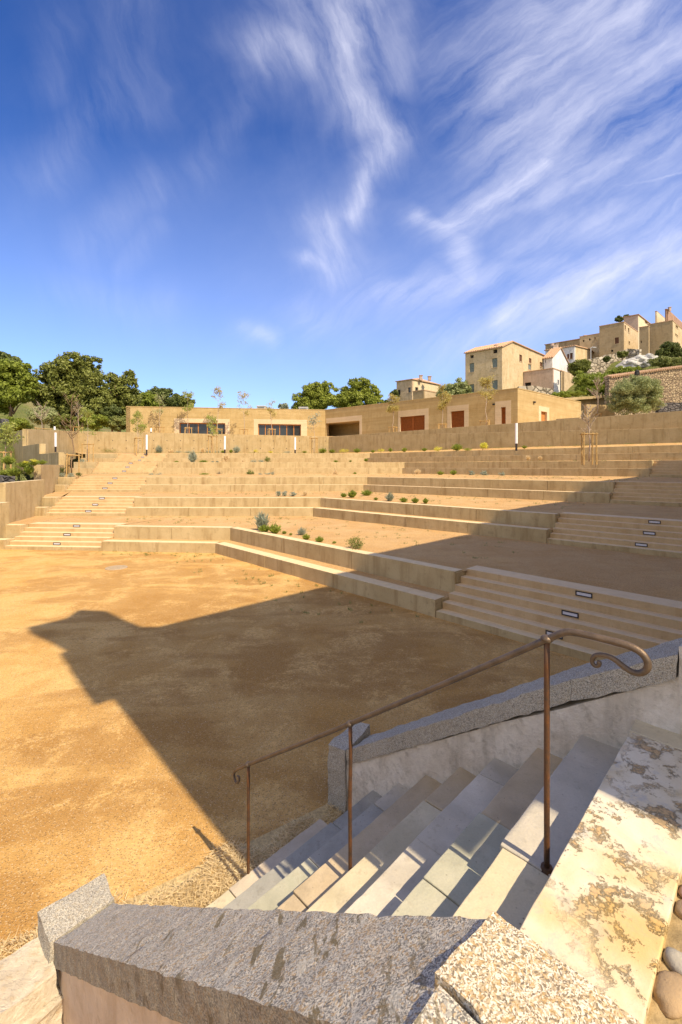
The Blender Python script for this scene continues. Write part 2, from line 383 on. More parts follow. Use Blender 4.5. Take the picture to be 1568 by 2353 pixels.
M['leaf_dark'] = leafm('dark_leaf', (.08, .11, .03), (.14, .17, .045))
M['leaf_pine'] = leafm('pine_needle', (.19, .24, .04), (.31, .35, .06))
M['leaf_young'] = leafm('young_leaf', (.26, .33, .07), (.40, .42, .12), .45)
M['leaf_yellow'] = leafm('yellow_young_leaf', (.42, .36, .10), (.52, .44, .16), .45)
M['leaf_grey'] = leafm('grey_leaf', (.22, .26, .19), (.32, .36, .27), .2)
M['leaf_olive'] = leafm('olive_leaf', (.22, .27, .10), (.35, .38, .17), .25)
M['flower'] = leafm('yellow_flower', (.55, .50, .05), (.62, .60, .1), .3)
M['dry'] = leafm('dry_grass', (.60, .46, .25), (.76, .62, .38), .3)
M['grass'] = leafm('grass_blade', (.16, .20, .05), (.26, .28, .09), .35)
M['bark'] = simple('bark', (.22, .15, .09), .3, 8)
M['bark_pale'] = simple('pale_bark', (.42, .33, .25), .25, 10)
M['stake'] = simple('stake_wood', (.46, .30, .12), .25, 8)
M['wood_red'] = simple('red_brown_wood', (.34, .105, .025), .25, 6)
M['wood_orange'] = simple('orange_wood', (.46, .20, .06), .2, 6)
M['glass'] = material('window_glass', lambda N, p: ((.03, .035, .035), None, 0, {'Roughness': .08}), .08, .6)
M['dark'] = simple('dark_opening', (.02, .018, .015), .2, 3)
M['lampwhite'] = simple('lamp_white', (.80, .80, .84), .03, 3, .4)
M['frame_black'] = simple('lamp_black', (.03, .026, .03), .2, 20, .5)
M['lens'] = simple('lamp_lens', (.62, .62, .68), .08, 20, .3)
M['steel'] = simple('galvanised', (.45, .46, .47), .15, 3, .5)
M['shutter_blue'] = simple('blue_grey_shutter', (.20, .24, .22), .15, 4)
M['shutter_brown'] = simple('brown_shutter', (.16, .07, .04), .2, 4)
M['iron_dark'] = simple('dark_iron', (.03, .03, .03), .2, 4)
def f_grassland(N, p):
    a = N.noise(p, .16, 5, .6); b = N.noise(p, 1.6, 6, .7); f = N.noise(p, 9, 4, .7)
    col = N.mix(N.rng(b, .4, .6), (.13, .17, .045), (.24, .24, .08)); col = N.mix(N.rng(a, .5, .62, 0, .7), col, (.34, .27, .14)); col = N.mix(N.rng(f, .4, .7, 0, .5), col, (.07, .09, .03))
    return col, N.m('ADD', b, f), .3
M['hill'] = material('hill_grass', f_grassland, .95, .1)
def f_stonewall(c, c2, mort, scale=2.2, stretch=1.6):
    def fn(N, p):
        pw = N.v('MULTIPLY', N.v('ADD', p, N.v('SCALE', N.n('ShaderNodeTexNoise', {'Vector': p, 'Scale': 1.5}).outputs['Color'], sc_=.4)), (1, 1, stretch))
        d = N.vor(pw, scale, 'DISTANCE_TO_EDGE'); r = N.n('ShaderNodeSeparateColor', {0: N.n('ShaderNodeTexVoronoi', {'Vector': pw, 'Scale': scale}).outputs['Color']}).outputs[0]
        a = N.noise(p, .5, 4, .6)
        col = N.mix(r, c, c2); col = N.mix(N.rng(a, .45, .62, 0, .5), col, sc3(c2, .8)); col = N.mix(N.rng(d, .09, .03), col, mort)
        return col, N.rng(d, 0, .15), .12
    return fn
M['stonewall'] = material('rubble_stone_wall', f_stonewall((.30, .21, .13), (.46, .35, .22), (.16, .11, .07)), .95)
M['stonewall_dark'] = material('dark_dry_stone', f_stonewall((.08, .075, .075), (.17, .16, .15), (.03, .03, .03), 2.5), .95)
M['outcrop'] = material('outcrop_rock', f_stonewall((.36, .30, .22), (.50, .44, .34), (.16, .13, .09), .9, 1.2), .95)
M['outcrop_grey'] = simple('grey_boulder', (.44, .43, .40), .3, 1.2, .9, .1)
def f_tile(N, p):
    a = N.noise(p, 1.2, 5, .6); r = N.noise(p, 7, 3, .6)
    return N.mix(N.rng(r, .35, .65), (.42, .22, .12), (.60, .42, .27)), N.m('ADD', a, r), .08
M['tile'] = material('roof_tile', f_tile, .9)
M['manhole'] = simple('manhole_metal', (.44, .34, .22), .3, 30, .6)
# ------------------------------------------------------------ ground
def nl(d): return Vector((-d.y, d.x, 0))
def sheet(name, pts, m, kind='structure', noise=0.0, step=1.0):
    """pts: quad corner list (x,y,z) in order; filled as a bilinear grid"""
    a, b, c, d = map(Vector, pts)
    nu = max(2, int(max((b-a).length, (c-d).length)/step)); nv = max(2, int(max((d-a).length, (c-b).length)/step))
    V = []; Fq = []
    for j in range(nv+1):
        for i in range(nu+1):
            u, v = i/nu, j/nv; p = (a*(1-u)+b*u)*(1-v)+(d*(1-u)+c*u)*v
            z = mnoise.noise(p*.5)*noise+mnoise.noise(p*1.7)*noise*.4
            V.append((p.x, p.y, p.z+z))
    for j in range(nv):
        for i in range(nu): k = j*(nu+1)+i; Fq.append((k, k+1, k+nu+2, k+nu+1))
    return V, Fq
gm = MB(); gm.add([(-3000, -3000, -.06), (3000, -3000, -.06), (3000, 3000, -.06), (-3000, 3000, -.06)], [(0, 1, 2, 3)])
tag(gm.build('ground', M['hill']), kind='structure')
# plaza with a soft undulation; fine grid near the viewer
V, Fq = sheet('p', [(-40, -14, 0), (40, -14, 0), (40, 30, 0), (-40, 30, 0)], None, noise=.018, step=.45)
tag(raw_mesh('plaza', V, Fq, M['gravel'], smooth=True), kind='structure')

# ------------------------------------------------------------ amphitheatre rows
class Row: pass
rows = []
def unit(a, b): v = V2(b)-V2(a); return v.normalized()
def isect(p, d, q, e):
    den = d.x*e.y-d.y*e.x; t = ((q.x-p.x)*e.y-(q.y-p.y)*e.x)/den; return p+d*t
for (c, sr, sl, fl, re, ex, z) in [
    ((-5.2, 18.4), (-10.2, 18.9), (-14.6, 19.25), (-17.5, 19.5), (2.25, 10.6), 7.6, (0, .42, .95)),
    ((-1.48, 23.6), (-11.5, 23.75), (-15.9, 23.85), (-17.7, 23.9), (7.13, 15.4), 12, (.95, 1.40, 1.88)),
    ((1.53, 30.1), (-13.4, 29.7), (-18.4, 29.6), (-20.1, 29.55), (12.4, 20.5), 14, (1.90, 2.37, 2.87)),
    ((5.5, 39.7), (-15.8, 37.5), (-20.8, 37.0), (-22.6, 36.8), (18.6, 26.8), 16, (2.96, 3.48, 3.98)),
    ((2.7, 46), (-18.4, 46), (-23.6, 46), (-27, 46), (21.9, 27.6), 16, (4.02, 4.50, 5.0))]:
    r = Row(); r.c, r.sr, r.sl, r.fl, r.re = map(V2, (c, sr, sl, fl, re)); r.ex = ex; r.z = z
    r.dl = unit(c, fl); r.dr = unit(c, re); r.nL = -nl(r.dl) if (-nl(r.dl)).y > 0 else nl(r.dl); r.nR = nl(r.dr) if nl(r.dr).y > 0 else -nl(r.dr)
    def off(s, r=r):                       # polyline moved back by s: far left, corner, far right
        L0 = r.fl+r.nL*s; R0 = r.re+r.nR*s
        return L0, isect(L0, r.dl, R0, r.dr), R0
    r.off = off; r.end = r.re+r.dr*ex; rows.append(r)
rowname = ['lowest', 'second', 'third', 'fourth', 'fifth']
def seg_wall(mb, p, q, n, t, z0, z1, seglen=3.2, gap=.012, rnd=None):
    d = q-p; L = d.length; d = d/L; k = max(1, round(L/seglen)); rr = random.Random(int(L*100))
    for i in range(k):
        a = p+d*(L*i/k+(gap/2 if i else 0)); b = p+d*(L*(i+1)/k-(gap/2 if i < k-1 else 0)); jz = rr.uniform(-.006, .006); jn = n*rr.uniform(-.006, .006)
        mb.prism([a+jn, b+jn, b+n*t, a+n*t], z0, z1+jz)
def bench(p, q, n, t, z0, z1, label):
    mb = MB(); seg_wall(mb, p, q, n, t, z0-.35, z1)
    return tag(mb.build('concrete_bench', M['conc'], bevel=.012), label, 'bench', 'long concrete benches of the amphitheatre')
SETB = .87
for i, r in enumerate(rows):
    z0, zl, zu = r.z
    nxt = {0: 'nearest the plaza', 1: 'of the amphitheatre', 2: 'of the amphitheatre', 3: 'of the amphitheatre', 4: 'under the tall end wall'}[i]
    for lev, (s, za, zb, tt) in enumerate(((0, z0, zl, .42), (SETB, zl, zu, .36))):
        L0, C0, R0 = r.off(s)
        w = 'lower' if lev == 0 else 'upper'
        srp = r.sr+r.nL*s; slp = r.sl+r.nL*s
        cc = C0; cb = r.off(s+tt)[1]
        # left wing (mitred at the corner)
        mb = MB(); seg_wall(mb, srp, cc, r.nL, tt, za-.35, zb)
        tag(mb.build('concrete_bench', M['conc'], bevel=.012), f'{w} long pale concrete bench of the {rowname[i]} row, between left stairs and bend', 'bench', 'long concrete benches of the amphitheatre')
        mb = MB(); seg_wall(mb, cc+r.dr*.012, R0, r.nR, tt, za-.35, zb+.002)
        tag(mb.build('concrete_bench', M['conc'], bevel=.012), f'{w} long browner concrete bench of the {rowname[i]} row, between bend and right stairs', 'bench', 'long concrete benches of the amphitheatre')
        mb = MB(); seg_wall(mb, r.fl+r.nL*s+r.dl*(1.0 if i == 0 else 0), slp+r.dl*.02, r.nL, tt, za-.35, zb-.004)
        tag(mb.build('concrete_bench', M['conc'], bevel=.012), f'{w} short concrete bench in the {rowname[i]} row, left of the left stairs', 'bench', 'short concrete benches left of the stairs')
    # gravel strips on the lower seats
    a = r.off(.40); b = r.off(SETB+.02)
    for nm, (p0, p1, p2, p3) in (('left', (r.sr+r.nL*.4, a[1], b[1], r.sr+r.nL*.9)), ('right', (a[1], a[2], b[2], b[1]))):
        V, Fq = sheet('s', [(*p0.xy, zl-.03), (*p1.xy, zl-.03), (*p2.xy, zl-.025), (*p3.xy, zl-.025)], None, noise=.01, step=.5)
        tag(raw_mesh('gravel_strip', V, Fq, M['soil'], smooth=True), kind='structure')
# terraces between rows
tw = [(-30.8, 51.4), (-1.49, 53.3), (29.0, 23.5)]
def pl(r, q, s, n): return q+n*s
for i, r in enumerate(rows):
    z = r.z[2]-.035; s0, s1 = SETB+.30, 1.52
    fr = [(r.fl+r.dl*.3+r.nL*s0, r.sl+r.nL*s0), (r.sl+r.nL*s1, r.sr+r.nL*s1), (r.sr+r.nL*s0, r.off(s0)[1]), (r.off(s0)[1], r.re+r.dr*.02+r.nR*s0), (r.re+r.dr*.02+r.nR*s1, r.re+r.dr*r.ex+r.nR*s1)]
    if i < 4:
        q = rows[i+1]; zb = q.z[0]; o = q.off(.06); A = q.fl+q.dl*.3+q.nL*.06; C = o[1]; E = q.re+q.dr*q.ex+q.nR*.06
    else: zb = 5.2; A, C, E = [V2(p) for p in tw]
    LL = (r.off(s0)[1]-fr[0][0]).length; RL_ = (fr[4][1]-r.off(s0)[1]).length
    us = [0, (r.sl-r.fl).length/LL, (r.sr-r.fl).length/LL, 1]; vs_ = [0, (fr[3][1]-r.off(s0)[1]).length/RL_, 1]
    bk = [(A+(C-A)*us[k], A+(C-A)*us[k+1]) for k in range(3)]+[(C+(E-C)*vs_[k], C+(E-C)*vs_[k+1]) for k in range(2)]
    for (f0, f1), (b0, b1) in zip(fr, bk):
        V, Fq = sheet('t', [(*f0.xy, z), (*f1.xy, z), (*b1.xy, zb), (*b0.xy, zb)], None, noise=.03, step=.6)
        tag(raw_mesh('terrace_ground', V, Fq, M['soil'], smooth=True), kind='structure')
# ------------------------------------------------------------ step flights with recessed step lights
def step_light(parent, c, d, n, w=.33, h=.105):
    """c centre on the riser, d along the riser, n pointing out of it"""
    z = Vector((0, 0, 1)); t = .022; mb = MB()
    for (cx_, hz_, hx_, hh) in ((0, h/2-t/2, w/2, t/2), (0, -h/2+t/2, w/2, t/2)):
        mb.box(c+z*hz_+n*.006, d, n, z, hx_, .012, hh)
    for s in (-1, 1): mb.box(c+d*(s*(w/2-t/2))+n*.006, d, n, z, t/2, .0118, h/2-t)
    f = mb.build('step_light', M['frame_black'], parent, bevel=.003)
    l = MB().box(c+n*.002, d, n, z, w/2-t, .006, h/2-t).build('lens', M['lens'], f)
    return f
def flight(p, q, n, z0, z1, label, lights, zl, both=True, k=6, tread=.27):
    d = (q-p).normalized(); L = (q-p).length; r_ = (z1-z0)/k
    base = (p+q)/2; t = empty('stair_flight', (base.x, base.y, z0), label, 'stairs', 'concrete stair flights')
    for i in range(k):
        mb = MB(); a = p+n*(tread*i); b = q+n*(tread*i); zt = z0+r_*(i+1)
        dep = tread+.05 if i < k-1 else .55
        mb.prism([a, b, b+n*dep, a+n*dep], zt-r_-(.3 if i == 0 else .02), zt+(.003 if i == k-1 else 0))
        mb.build('step', M['conc_step'] if i else M['conc'], t, bevel=.012)
    zl_ = zl; 
    for e_, dd in ((p, -d), (q, d)):
        if not both and e_ is q: continue
        mb = MB(); a = e_+dd*.006; b = e_+dd*.12
        mb.prism([a+n*.3, a+n*.9, b+n*.9, b+n*.3], z0-.3, zl_-.032); mb.prism([a+n*.9, a+n*1.62, b+n*1.62, b+n*.9], z0-.3, z1-.04); mb.build('side_cheek', M['conc'], t)
    for (u, i) in lights:
        c = p+d*(L*u)+n*(tread*i); c.z = z0+r_*(i+.5); step_light(t, c, d, -n)
    return t
LN = ['nearest the plaza', 'second up from the plaza', 'third up from the plaza', 'fourth up from the plaza', 'topmost, under the end wall']
for i, r in enumerate(rows):
    flight(r.sl, r.sr, r.nL, r.z[0], r.z[2], f'sunlit pale concrete stair flight on the left side, {LN[i]}', ((.50, 1), (.515, 3), (.53, 5)), r.z[1])
RL = {0: ((.345, 1), (.36, 3), (.372, 5)), 1: ((.225, 1), (.235, 3), (.24, 5)), 2: ((.75, 1), (.75, 3), (.75, 5)), 3: ((.8, 1), (.8, 3)), 4: ((.8, 1),)}
for i, r in enumerate(rows):
    p = r.re+r.dr*.02; q = r.re+r.dr*r.ex
    flight(p, q, r.nR, r.z[0], r.z[2], f'wide concrete stair flight on the right side, {LN[i]}', RL[i], r.z[1], False)
# drain cover in the plaza
c = G(268, 1305, 0)
t = empty('drain_cover', (c.x, c.y, 0), 'round pale metal drain cover set in the gravel near the left stairs', 'drain cover')
mb = MB(); ring = [(c.x+.36*math.cos(a*math.pi/12), c.y+.36*math.sin(a*math.pi/12)) for a in range(24)]; mb.prism(ring, -.02, .02); mb.build('frame', M['manhole'], t, bevel=.006)
mb = MB()
for k in range(-4, 5):
    hw = math.sqrt(max(.01, .31**2-(k*.075)**2)); mb.bx(c.x-hw, c.x+hw, c.y+k*.075-.02, c.y+k*.075+.02, .015, .028)
mb.build('grate', M['manhole'], t)

# ------------------------------------------------------------ end walls
def wallthing(name, pts, th, z0s, z1s, m, label, cat='wall', seg=3.2, holes=False):
    mb = MB(); n = len(pts); pts = [V2(p) for p in pts]
    for i in range(n-1):
        p, q = pts[i], pts[i+1]; d = (q-p).normalized(); nn = nl(d); nn = nn if nn.y > 0 else -nn
        L = (q-p).length; k = max(1, round(L/seg))
        for j in range(k):
            u0 = j/k+(.004/L if j else 0); u1 = (j+1)/k-(.004/L if j < k-1 else 0)
            f = lambda a, b, u: a+(b-a)*u
            poly = [p+(q-p)*u0, p+(q-p)*u1, p+(q-p)*u1+nn*th, p+(q-p)*u0+nn*th]
            zz = [f(z0s[i], z0s[i+1], u) for u in (u0, u1, u1, u0)]; z2 = [f(z1s[i], z1s[i+1], u) for u in (u0, u1, u1, u0)]
            mb.prism(poly, zz, z2)
    o = mb.build(name, m, bevel=.012); return tag(o, label, cat)
W1L = P(173.7, 990, 51.5); W1C = Vector((-1.49, 53.3, 0)); W1R = V2((29.0, 23.5))
wallthing('retaining_wall', [W1L, W1C], .3, [4.6, 4.6], [7.72, 7.22], M['conc_grey'], 'tall sunlit concrete retaining wall below the earth building')
wl_ = [o for o in COL.objects if o.name.startswith('retaining_wall')][-1]; mb = MB(); dW_ = (W1C-V2(W1L)).normalized()
for i in range(19):
    for z_ in (5.75, 6.65):
        q_ = V2(W1L)+dW_*(1.1+i*1.55); q_.z = z_; mb.tube([q_-nl(dW_)*.006, q_+nl(dW_)*.02], .05, 10)
mb.build('tie_holes', M['frame_black'], wl_)
wallthing('retaining_wall', [W1C+Vector((.012, 0, 0)), W1R], .3, [4.6, 4.6], [7.2, 5.92], M['conc_grey'], 'lower concrete ramp wall behind the fifth bench row, on the right')
dW = (W1R-W1C).normalized(); nW = nl(dW) if nl(dW).y > 0 else -nl(dW)
wallthing('ramp_wall', [W1C+nW*.75, W1R+nW*.75], .35, [4.6, 4.6], [7.26, 7.42], M['conc_grey'], 'upper concrete wall rising behind the ramp wall on the right')
mb = MB(); mb.prism([W1C+nW*.29, W1R+nW*.29, W1R+nW*.76, W1C+nW*.76], 4.6, [7.05, 5.8, 5.8, 7.05]); tag(mb.build('ramp_path', M['soil']), kind='structure')
wallthing('retaining_wall', [P(51.8, 986, 40.0), W1L], .3, [3.0, 4.6], [6.98, 7.68], M['conc_grey'], 'angled concrete wall at the left end, meeting the tall wall')
# stepped dark wall
SA = V2(P(51.8, 986, 40)); sd_ = Vector((.72, -.69, 0)); sn = Vector((.69, .72, 0))
for (s0, s1, z0, z1, w) in ((-9, 0, 3.2, 6.9, 'tallest part of the shaded stepped wall at the far left'), (0.0, 6.06, 3.0, 5.45, 'middle drop of the shaded stepped wall at the far left'), (6.06, 11.6, 2.6, 4.62, 'lowest drop of the shaded stepped wall at the far left')):
    a = SA+sd_*s0; b = SA+sd_*s1; mb = MB(); seg_wall(mb, a, b, sn, .45, z0, z1)
    tag(mb.build('stepped_wall', M['conc_grey'], bevel=.012), w, 'wall')
wallthing('stair_wall', [(-18.0, 26), (-20.4, 32)], .35, [1.5, 2.4], [3.70, 3.72], M['conc_grey'], 'upper of three sunlit low walls stepping down beside the left stairs')
wallthing('stair_wall', [(-15.9, 20.5), (-17.1, 25)], .35, [.3, 1.2], [2.84, 2.86], M['conc_grey'], 'middle of three sunlit low walls stepping down beside the left stairs')
wallthing('stair_wall', [(-15.4, 17.0), (-15.6, 20.4)], .35, [-.3, .2], [1.95, 1.97], M['conc_grey'], 'lowest of three sunlit low walls stepping down beside the left stairs')
# formwork tie holes on the tall wall
# upper terrace ground
mb = MB(); mb.add([(W1L.x, 51.75, 7.3), (-1.5, 53.55, 7.0), (-1.5+nW.x, 53.3+nW.y*1.05, 7.0), (29+nW.x, 23.5+nW.y*1.05, 7.2), (60, 40, 7.6), (40, 62, 7.6), (0, 75, 7.0), (-40, 75, 7.0), (-45, 50, 7.3)], [(0, 1, 2, 3, 4, 5, 6, 7, 8)])
tag(mb.build('upper_terrace', M['soil']), kind='structure')

# ------------------------------------------------------------ hillside
CT = [(-30, 52, 7.0), (-2, 62, 6.6), (17, 50, 6.6), (32, 44, 6.6), (44, 48, 8), (0, 80, 8), (27, 80, 15), (36, 84, 17), (14, 92, 15.5), (58, 98, 26), (64, 100, 28.3), (71, 95, 27.2), (76, 96, 29),
      (50, 90, 20), (42, 70, 12), (48, 66, 13.5), (56, 70, 17), (62, 82, 23), (62, 62, 15.5), (48, 60, 11.6), (40, 56, 8.5), (-60, 62, 9), (-80, 90, 17), (-105, 125, 27), (-40, 85, 9), (0, 250, 14), (110, 200, 48), (150, 150, 48), (-150, 200, 38), (200, 80, 38), (80, 60, 20),
      (-26, 28, 2.4), (-32, 38, 4.4), (-21, 20, 1.0), (-34, 46, 6.6), (-45, 30, 2.6), (-60, 45, 6), (-90, 60, 9), (-30, 12, 0), (-60, 10, 0), (-100, 20, 2), (80, 45, 14), (60, 42, 9), (90, 20, 10), (50, 25, 7), (40, 40, 7)]
AMPH = [(-15.2, -40), (-15.9, 20), (-17.3, 25), (-20.6, 32.2), (-28.9, 40), (-31.2, 51.8), (-1.5, 53.8), (12, 41), (29.5, 24), (40, 10), (60, -40)]
def inside(x, y):
    c = False; n = len(AMPH)
    for i in range(n):
        x0, y0 = AMPH[i]; x1, y1 = AMPH[(i+1) % n]
        if (y0 > y) != (y1 > y) and x < (x1-x0)*(y-y0)/(y1-y0)+x0: c = not c
    return c
def hill_z(x, y):
    w = s = 0
    for cx_, cy_, cz_ in CT:
        d2 = (x-cx_)**2+(y-cy_)**2+4; k = 1/d2**1.9; w += k; s += k*cz_
    return s/w
def build_hill():
    xs = np.concatenate([np.arange(-300, -60, 10), np.arange(-60, 100, 1.6), np.arange(100, 401, 12)]); ys = np.concatenate([np.arange(-20, 14, 4), np.arange(14, 110, 1.6), np.arange(110, 420, 12)])
    V = []; ny, nx = len(ys), len(xs)
    for y in ys:
        for x in xs:
            ins = inside(x, y) or any(inside(x+a, y+b) for a, b in ((1.7, 0), (-1.7, 0), (0, 1.7), (0, -1.7)))
            z = -1.0 if ins else hill_z(x, y)+mnoise.noise(Vector((x, y, 0))*.15)*.35
            if not ins and y < 16 and x > -20: z = -1
            if 14 < y < 48 and x > 10 and y < 60-x*1.0 + 2: z = -1
            V.append((x, y, z))
    Fq = [(j*nx+i, j*nx+i+1, (j+1)*nx+i+1, (j+1)*nx+i) for j in range(ny-1) for i in range(nx-1)]
    tag(raw_mesh('hillside', V, Fq, M['hill'], smooth=True), kind='structure')
build_hill()

# ------------------------------------------------------------ foreground stair
SW0, SW1 = 1.04, 3.30          # stair spans these distances along EA
B0, RUN, RISE, HL = .6365, .313, .2225, 1.599
ez = Vector((0, 0, 1))
st = empty('stone_staircase', AB(2.1, 3.2, 0), 'worn stone staircase leading down to the plaza, its slabs cream, green and grey', 'stairs')
slabs = [  # per step from the top: (break points along EA, materials)
    ([.5, 3.13, 3.32], ['s_landing', 's_cream']),
    ([.8, 1.35, 2.06, 2.98, 3.32], ['s_pink', 's_cream', 's_grey', 's_grey']),
    ([.8, 1.86, 2.45, 3.32], ['s_green', 's_green', 's_tan']),
    ([.8, 2.25, 3.06, 3.32], ['s_white', 's_white', 's_grey']),
    ([.8, 2.8, 3.32], ['s_cream', 's_tan']),
    ([.8, 1.8, 3.32], ['s_tan', 's_tan']),
    ([.8, 2.2, 2.95, 3.32], ['s_green', 's_dark', 's_grey']),
    ([.8, 1.5, 2.75, 3.32], ['s_grey', 's_dark', 's_dark']),
    ([.8, 1.9, 2.9], ['s_cream', 's_pink'])]
rr = random.Random(5)
for k, (br, ms) in enumerate(slabs):
    b1 = B0+RUN*k; b0 = b1-RUN-.06 if k else b1-.36; zt = EYE-HL-RISE*k
    first = None
    for j, mk in enumerate(ms):
        mb = MB(); g = .0025; jb = rr.uniform(-.008, .008); jz = rr.uniform(-.005, .005)
        a0, a1 = br[j]+g, br[j+1]-g
        zb = zt-(.16 if k else .20)
        mb.prism([AB(a0, b0, 0), AB(a1, b0, 0), AB(a1, b1+jb, 0), AB(a0, b1+jb, 0)], zb, zt+jz)
        nm = 'step' if first is None else 'slab'
        o = mb.build(nm, M[mk], st if first is None else first, sub=.06, disp=.0035, dscale=7)
        bv = o.modifiers.new('b', 'BEVEL'); bv.width = .006; bv.segments = 3; bv.limit_method = 'ANGLE'; bv.angle_limit = R(50)
        if first is None: first = o
# masonry core under the treads
mb = MB()
for k in range(9):
    b1 = B0+RUN*k-.02; zt = EYE-HL-RISE*k-.155; mb.prism([AB(.9, b1-RUN-(.9 if k == 0 else 0), 0), AB(3.4, b1-RUN-(.9 if k == 0 else 0), 0), AB(3.4, b1, 0), AB(.9, b1, 0)], -.4-.002*k, zt)
mb.build('masonry_core', M['plaster_pink'], st)

# ------------------------------------------------------------ parapets
def ztop(b): return EYE-.778-.677*max(b, .50)
def parapet_coping(mb_list, a0, a1, bs, th=.15, g=.0012):
    out = []
    for b0, b1 in zip(bs[:-1], bs[1:]):
        mb = MB(); p = [AB(a0, b0+g, 0), AB(a1, b0+g, 0), AB(a1, b1-g, 0), AB(a0, b1-g, 0)]
        zt = [ztop(b0+g), ztop(b0+g), ztop(b1-g), ztop(b1-g)]
        mb.prism(p, [z-th for z in zt], zt); out.append(mb)
    return out
# far parapet
pt = empty('stair_parapet', AB(3.46, 3.2, 0), 'white plastered stair parapet with granite coping on the far side of the steps', 'wall')
mb = MB(); bl = [3.22, .45]; mb.prism([AB(3.305, 3.22, 0), AB(3.305, .42, 0), AB(3.63, .42, 0), AB(3.63, 3.22, 0)], -.5, [ztop(3.22)-.14, ztop(.42)-.14, ztop(.42)-.14, ztop(3.22)-.14])
mb.build('plaster_wall', M['plaster_white'], pt, sub=.10, disp=.012, dscale=3, smooth=True)
for mb in parapet_coping([], 3.285, 3.64, [.43, 1.02, 1.74, 2.45, 3.16]):
    mb.build('coping_stone', M['granite_far'], pt, sub=.05, disp=.012, dscale=9, smooth=True)
mb = MB(); mb.prism([AB(3.27, 3.165, 0), AB(3.67, 3.165, 0), AB(3.67, 3.42, 0), AB(3.27, 3.42, 0)], -.3, [ztop(3.15)+.0, ztop(3.15)+.10, ztop(3.15)+.03, ztop(3.15)-.05])
mb.build('end_stone', M['granite_far'], pt, sub=.07, disp=.018, dscale=6)
mb = MB(); mb.prism([AB(3.30, .425, 0), AB(3.30, -1.6, 0), AB(3.66, -1.6, 0), AB(3.66, .425, 0)], -.5, [ztop(.4)+.04, ztop(.4)+.75, ztop(.4)+.70, ztop(.4)+.0])
mb.build('raised_end', M['plaster_white'], pt, sub=.10, disp=.014, dscale=4, smooth=True)
# near parapet
pn = empty('stair_parapet', AB(.87, 3.2, 0), 'broad grey granite parapet in the foreground, on the near side of the steps', 'wall')
mb = MB(); mb.prism([AB(.735, 3.20, 0), AB(.735, .5, 0), AB(.735, -1.2, 0), AB(1.02, -1.2, 0), AB(1.02, .5, 0), AB(1.02, 3.20, 0)], -.5, [ztop(3.2)-.14, ztop(.5)-.14, ztop(-1)-.14, ztop(-1)-.14, ztop(.5)-.14, ztop(3.2)-.14])
mb.build('plaster_wall', M['plaster_pink'], pn, sub=.09, disp=.008, dscale=4, smooth=True)
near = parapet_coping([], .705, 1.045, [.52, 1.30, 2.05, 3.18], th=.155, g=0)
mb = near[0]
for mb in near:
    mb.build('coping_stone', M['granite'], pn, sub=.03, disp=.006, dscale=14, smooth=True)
zf = ztop(.5)
mb = MB(); mb.prism([AB(.705, .52, 0), AB(.705, -1.2, 0), AB(.825, -1.2, 0), AB(.825, .52, 0)], zf-.155, zf+.004)
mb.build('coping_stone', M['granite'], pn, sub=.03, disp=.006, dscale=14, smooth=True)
mb = MB(); mb.prism([AB(.835, .535, 0), AB(.835, .45, 0), AB(.80, .35, 0), AB(.80, -1.2, 0), AB(1.05, -1.2, 0), AB(1.05, .50, 0)], zf-.18, zf+.012)
tag(mb.build('end_block', M['granite_gold'], pn, sub=.03, disp=.007, dscale=12, smooth=True), 'golden speckled granite block at the top of the parapet')
mb = MB(); mb.prism([AB(.68, 3.185, 0), AB(1.06, 3.185, 0), AB(1.07, 3.42, 0), AB(.67, 3.42, 0)], -.4, [ztop(3.19)+.02, ztop(3.19)+.02, ztop(3.19)+.045, ztop(3.19)+.045])
mb.build('end_stone', M['granite_far'], pn, sub=.05, disp=.012, dscale=8)
# low rock wall joining at the lower left
lw = empty('low_stone_wall', AB(.1, 3.25, 0), 'low wall of pale rock slabs with orange lichen at the lower left corner', 'wall')
mb = MB(); mb.prism([AB(.70, 3.11, 0), AB(.70, 3.40, 0), AB(.1, 3.42, 0), AB(-1.4, 3.42, 0), AB(-1.4, 3.05, 0), AB(.1, 3.06, 0)], .40, [.545, .565, .56, .55, .53, .54])
mb.build('top_slab', M['rock'], lw, sub=.05, disp=.012, dscale=6)
mb = MB(); mb.prism([AB(.72, 3.04, 0), AB(.72, 3.42, 0), AB(-1.4, 3.42, 0), AB(-1.4, 2.98, 0)], -.3, .385)
mb.build('rubble_base', M['rock'], lw, sub=.06, disp=.05, dscale=5)

# cobble paving beside the landing
cb = MB(); cb.prism([AB(.5, .285, 0), AB(.5, -3, 0), AB(3.4, -3, 0), AB(3.4, .285, 0)], .5, EYE-HL-.03)
tag(cb.build('cobble_bed', simple('cobble_mortar', (.34, .25, .13), .3, 14, .95, .02), sub=.2), kind='structure')
rr = random.Random(11)
def cobble_proto(seed):
    rq = random.Random(seed); bm = bmesh.new(); bmesh.ops.create_icosphere(bm, subdivisions=3, radius=1)
    s = (rq.uniform(.045, .075), rq.uniform(.035, .05), .028)
    for v in bm.verts:
        n = 1+mnoise.noise(v.co*1.3+Vector((seed, 0, 0)))*.25; v.co = Vector((v.co.x*s[0], v.co.y*s[1], v.co.z*s[2]))*n
    me = bpy.data.meshes.new('cobble'); bm.to_mesh(me); bm.free(); me.polygons.foreach_set('use_smooth', [True]*len(me.polygons)); return me
cobm = [slab('cobble_a', (.26, .25, .19), (.33, .31, .24)), slab('cobble_b', (.42, .28, .15), (.48, .34, .20)), slab('cobble_c', (.42, .26, .18), (.48, .32, .22)), slab('cobble_d', (.44, .40, .32), (.50, .46, .38))]
protos = []
for k in range(8): me = cobble_proto(k); me.materials.append(cobm[k % 4]); protos.append(me)
pts = []
